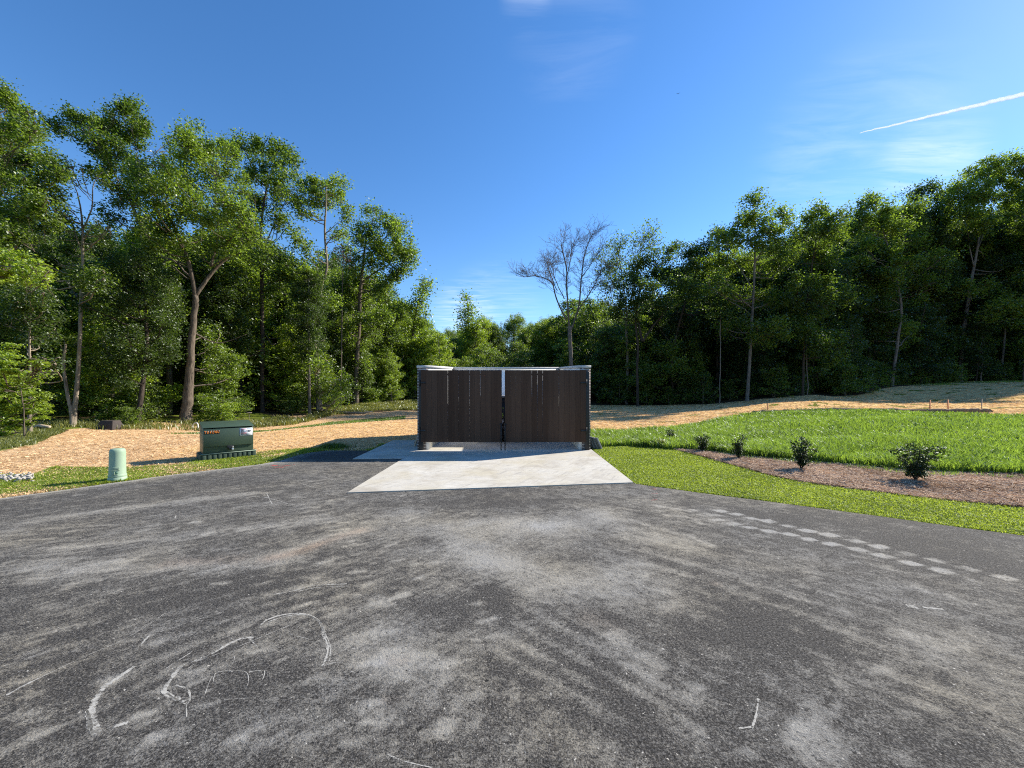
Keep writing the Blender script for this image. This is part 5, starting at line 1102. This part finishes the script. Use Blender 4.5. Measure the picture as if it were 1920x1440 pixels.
# ------------------------------------------------------------------ planted shrubs in the mulch
shr = [(1257, 830, .40, .13, 'small dark shrub farthest back in the grass'), (1317, 846, .46, .17, 'rounded small shrub at the tip of the mulch bed'), (1385, 860, .46, .17, 'small bushy shrub third from the enclosure'),
       (1503, 879, .66, .20, 'tall narrow shrub in the middle of the mulch bed'), (1717, 902, .60, .30, 'wide loose shrub nearest the camera in the mulch'), (1238, 838, .22, .14, 'low faded tuft of a shrub beside the farthest one')]
for k, (px, py, h, r, lab) in enumerate(shr):
    x, y = g(px, py); PPs = []; cl_ = []
    for q in range(9):
        a = q * 2.4; rr = r * rng.uniform(.3, 1.0); hh_ = h * rng.uniform(.6, 1.05); PPs.append(([np.array([0, 0, -.03]), np.array([math.cos(a) * rr * .5, math.sin(a) * rr * .5, hh_ * .5]), np.array([math.cos(a) * rr, math.sin(a) * rr, hh_])], [.006, .005, .002]))
        for zz_ in (.25, .5, .75, 1.0): cl_.append(((math.cos(a) * rr * zz_, math.sin(a) * rr * zz_, hh_ * zz_), (r * .32, r * .32, h * .11), 1.0))
    wood, lf = grow(PPs, cl_, (.042, .024), 1.5, .05, .8, .002)
    root = empty('shrub', (x, y, H1(x, y) + (.03 if k in (1, 2, 3, 4) else 0))); link('stems', wood.mesh('stems', B_DARK), root); link('foliage', mkmesh('foliage', lf[0], [lf[1]], L_HOLLY if k != 5 else G_WEED), root)
    tag(root, lab, 'shrub', 'shrubs planted in the mulch bed')

# ------------------------------------------------------------------ grasses and straw
def blades(n, sampler, hgt, wid, lean=.5, gh=None):
    X, Y = sampler(n); n = len(X); Z = H(X, Y); a = rng.uniform(0, 2 * PI, n); h = hgt(X, Y) * rng.uniform(.55, 1.2, n); w_ = wid(X, Y) * rng.uniform(.7, 1.3, n)
    ln = rng.uniform(.1, 1, n) * lean * h; b = rng.uniform(0, 2 * PI, n)
    base = np.stack([X, Y, Z - .01], -1); s_ = np.stack([np.cos(a), np.sin(a), 0 * a], -1) * w_[:, None] * .5; d = np.stack([np.cos(b), np.sin(b), 0 * b], -1) * ln[:, None]; u = np.array([0, 0, 1.])
    m1 = base + d * .3 + u * (h * .6)[:, None]; tp = base + d * 1.1 + u * (h * .98 - ln * .3)[:, None]
    V = np.stack([base - s_, base + s_, m1 + s_ * .8, m1 - s_ * .8, tp], 1).reshape(-1, 3); i = np.arange(n)[:, None] * 5
    return V, i + np.array([0, 1, 2, 3]), i + np.array([3, 2, 4])
def poly_sampler(poly, falloff=0, x_lim=None, minus=None, clump=None):
    xs = [p[0] for p in poly]; ys_ = [p[1] for p in poly]
    def f(n):
        out = []; tot = 0
        while tot < n:
            X = rng.uniform(min(xs), max(xs), n * 2); Y = rng.uniform(min(ys_), max(ys_), n * 2)
            k = (np.abs(X) < 1.42 * Y + 4.5)
            if falloff: k &= rng.random(len(X)) < np.clip(falloff / (X * X + Y * Y), 0, 1)
            X, Y = X[k], Y[k]; k = inpoly(X, Y, poly)
            if minus is not None: k &= ~inpoly(X, Y, minus)
            if clump is not None: k &= vnoise(X, Y, clump[0], clump[2], 3) > clump[1] + rng.uniform(-.08, .08, len(X))
            X, Y = X[k], Y[k]; out.append((X, Y)); tot += len(X)
        return np.concatenate([o_[0] for o_ in out])[:n], np.concatenate([o_[1] for o_ in out])[:n]
    return f
def grass(name, label, n, smp, hgt, wid, m_, lean=.5, cat='grass'):
    V, Q, T = blades(n, smp, hgt, wid, lean); o = link(name, mkmesh(name, V, [Q, T], m_)); tag(o, label, cat, kind='stuff')
far_w = lambda X, Y: .006 + .0011 * np.hypot(X, Y)
grass('field_grass', 'thick bright green ryegrass field behind the mulch bed', 175000, poly_sampler(FIELD, 160), lambda X, Y: .15 + .16 * vnoise(X, Y, .8, 61, 3) + .05 * (Y < 15), far_w, G_TALL, .7)
grass('field_grass', 'thick bright green ryegrass field behind the mulch bed', 30000, poly_sampler(FIELD, 160, clump=(1.3, .55, 66)), lambda X, Y: .30 + 0 * X, far_w, G_TALL, .9)
FEDGE = gp((1262, 840), (1330, 848), (1400, 861), (1500, 868), (1600, 877), (1700, 889), (1920, 900), (1920, 886), (1700, 874), (1600, 864), (1500, 858), (1400, 852), (1330, 842))
grass('field_grass', 'thin outlying ryegrass blades along the back of the mulch', 2600, poly_sampler(FEDGE, 0, clump=(2.0, .42, 73)), lambda X, Y: .07 + .12 * vnoise(X, Y, 2.5, 74, 2), lambda X, Y: .010 + 0 * X, G_TALL, 1.0)
LAWN = [(2.27, 13.8), (2.27, 10.9), (2.13, 6.74), (2.9, 6.18), (4.06, 5.43), (4.93, 4.82), (5.7, 4.3), (8.2, 2.6), (12, -.5), (16, 2)] + MULCH[9:10] + MULCH[8::-1] + [tuple(g(1180, 836)), tuple(g(1130, 838))]
grass('lawn_grass', 'short mown lawn strip along the asphalt on the right', 175000, poly_sampler(LAWN, 40, minus=MULCH), lambda X, Y: .028 + .04 * vnoise(X, Y, 1.5, 62, 3), lambda X, Y: .004 + .0007 * np.hypot(X, Y), G_LAWN, 1.2)
grass('lawn_grass', 'dry clippings scattered in the right lawn strip', 22000, poly_sampler(LAWN, 40, minus=MULCH, clump=(.8, .5, 72)), lambda X, Y: .02 + 0 * X, lambda X, Y: .004 + .0007 * np.hypot(X, Y), G_STRAW, 2.5)
LEFTG = LE[2:] + [(-3.85, 10.55), (-3.95, 12.3)] + gp((640, 838), (560, 842), (470, 848), (360, 862), (240, 876), (100, 876), (60, 890), (0, 890), (-300, 925), (-900, 950))
grass('verge_grass', 'ragged grass verge along the left of the asphalt', 75000, poly_sampler(LEFTG, 90, clump=(.9, .40, 63)), lambda X, Y: .03 + .06 * vnoise(X, Y, 1.2, 64, 3), far_w, G_LAWN, .9)
grass('verge_grass', 'dry tan grass mixed into the left verge', 30000, poly_sampler(LEFTG, 90), lambda X, Y: .03 + .04 * vnoise(X, Y, 1.2, 67, 3), far_w, G_STRAW, 2.0)
grass('verge_grass', 'thin green strip of seedlings across the straw', 16000, poly_sampler(GRASS_STRIP, 0), lambda X, Y: .10 + 0 * X, lambda X, Y: .02 + 0 * X, G_TALL, .8)
tuf = np.array(g(620, 842))
grass('grass_tuft', 'dark dense grass tuft at the corner of the shaded asphalt', 900, lambda n: (tuf[0] + rng.normal(0, .18, n), 10.95 + rng.normal(0, .12, n)), lambda X, Y: .19 + 0 * X, lambda X, Y: .012 + 0 * X, G_TALL, .8)
EDGE = [(-28, 15), (-19, 17.4), (-15.4, 20.2), (-13.6, 24), (-13.4, 29.5), (-10, 34), (-7, 33.5), (-2, 31), (4, 31), (8, 44), (-8, 52), (-15, 38), (-16, 25), (-20, 20), (-30, 19)]
grass('undergrowth', 'pale weeds and undergrowth along the foot of the left wood', 50000, poly_sampler(EDGE, 0, clump=(.5, .40, 65)), lambda X, Y: .18 + .22 * vnoise(X, Y, .5, 68, 3), lambda X, Y: .012 + .0012 * Y, G_WEED, .9, 'undergrowth')
grass('verge_grass', 'rough grass under the lime sapling at far left', 20000, poly_sampler(GRASS_L2, 0), lambda X, Y: .08 + .08 * vnoise(X, Y, 1.1, 71, 3), lambda X, Y: .02 + 0 * X, G_WEED, .9)
grass('undergrowth', 'sparse seedlings greening the shaded slope on the right', 26000, poly_sampler(SC([(18, 40), (26, 38), (44, 36), (62, 38), (62, 43), (46, 43), (32, 44), (20, 46)]), 0, clump=(.45, .5, 69)), lambda X, Y: .10 + 0 * X, lambda X, Y: .03 + 0 * X, G_TALL, .9, 'undergrowth')
def strands(name, label, n, smp, L, wd, m_, zoff=.03, tilt=.18, dens_z=.03):
    X, Y = smp(n); n = len(X); Z = H(X, Y) + zoff + rng.uniform(0, dens_z, n); a = rng.uniform(0, PI, n); l = L * rng.uniform(.4, 1.2, n); tl = rng.normal(0, tilt, n)
    D = np.stack([np.cos(a), np.sin(a), tl], -1) * l[:, None] * .5; N = np.stack([-np.sin(a), np.cos(a), rng.normal(0, .4, n)], -1) * (wd * (1 + .10 * np.hypot(X, Y)))[:, None] * .5; c = np.stack([X, Y, Z], -1)
    bend = np.stack([-np.sin(a), np.cos(a), 0 * a], -1) * (l * rng.normal(0, .14, n))[:, None]
    V = np.stack([c - D - N, c - D + N, c + bend + N, c + bend - N, c + D + N, c + D - N], 1).reshape(-1, 3); i = np.arange(n)[:, None] * 6
    o = link(name, mkmesh(name, V, [i + np.array([0, 1, 2, 3]), i + np.array([3, 2, 4, 5])], m_)); tag(o, label, 'straw', kind='stuff')
strands('pine_straw', 'loose brown pine straw mulch round the shrubs', 64000, poly_sampler(MULCH, 60), .15, .0034, G_PINE, .018, .14, .03)
strands('loose_straw', 'tan straw strewn over the left ground', 90000, poly_sampler(STRAW_L, 160), .15, .004, G_STRAW, .0, .12, .02)
strands('loose_straw', 'straw strewn over the ground on the right', 50000, poly_sampler(STRAW_R, 500), .22, .006, G_STRAW, .0, .12, .02)

def edge_sampler(path, spread):
    P = np.array(path); L = np.r_[0, np.cumsum(np.hypot(*np.diff(P, axis=0).T))]
    def f(n):
        u = rng.uniform(0, L[-1], n); return np.interp(u, L, P[:, 0]) + rng.normal(0, spread, n), np.interp(u, L, P[:, 1]) + rng.normal(0, spread, n)
    return f
grass('verge_grass', 'sparse blades creeping over the right asphalt edge', 5000, edge_sampler(RE[3:9], .045), lambda X, Y: .035 + 0 * X, lambda X, Y: .007 + 0 * X, G_LAWN, 1.3)
grass('verge_grass', 'sparse dry blades creeping over the left asphalt edge', 6000, edge_sampler(LE[2:9], .07), lambda X, Y: .04 + 0 * X, lambda X, Y: .009 + 0 * X, G_STRAW, 1.6)
# ------------------------------------------------------------------ contrail and bird
m, t, out = mat('contrail'); tcn = t.new('ShaderNodeTexCoord').outputs['Object']
n = t.noise(tcn, .02, 5, .7); lw = t.new('ShaderNodeLayerWeight'); lw.inputs[0].default_value = .35
fade = t.ramp(t.math('ADD', n, t.math('MULTIPLY', lw.outputs['Facing'], -.45)), [(.12, 0.0), (.45, .62)])
d = t.new('ShaderNodeBsdfTranslucent'); d.inputs[0].default_value = (.40, .42, .44, 1); d2 = t.new('ShaderNodeBsdfDiffuse'); d2.inputs[0].default_value = (.40, .42, .44, 1); ad = t.new('ShaderNodeAddShader'); t.put(ad.inputs[0], d); t.put(ad.inputs[1], d2)
tp_ = t.new('ShaderNodeBsdfTransparent'); mx = t.new('ShaderNodeMixShader'); t.put(mx.inputs[0], fade); t.put(mx.inputs[1], tp_); t.put(mx.inputs[2], ad); t.put(out.inputs[0], mx)
A = at(1612, 249, 4000); B = at(1990, 152, 3377); B[2] = A[2]
P = A + (B - A) * np.linspace(0, 1, 60)[:, None] ; P += rng.normal(0, 2.0, P.shape); P[:, 2] -= 3 * rng.random(60)
mb = MB(); mb.tube(P, 3 + 20 * np.linspace(0, 1, 60) ** .7, 12); tag(mb.build('contrail', m, smooth=True), 'white aircraft contrail slanting across the upper right sky', 'contrail')
c0 = at(1271, 176, 60)
mb = MB(); mb.tube([(-.10, 0, 0), (-.05, 0, .02), (.06, 0, .02), (.14, 0, .0)], [.01, .035, .035, .008], 6)
mb.add([(-.03, 0, .02), (.05, 0, .02), (.02, .28, .10), (-.02, .26, .10), (-.03, 0, .01), (.05, 0, .01), (.02, -.28, .12), (-.02, -.26, .12)], [(0, 1, 2, 3), (5, 4, 7, 6)])
o = mb.build('bird', BLACK, loc=c0); o.rotation_euler = (.3, 0, .9); tag(o, 'tiny dark bird flying high in the open sky', 'bird')
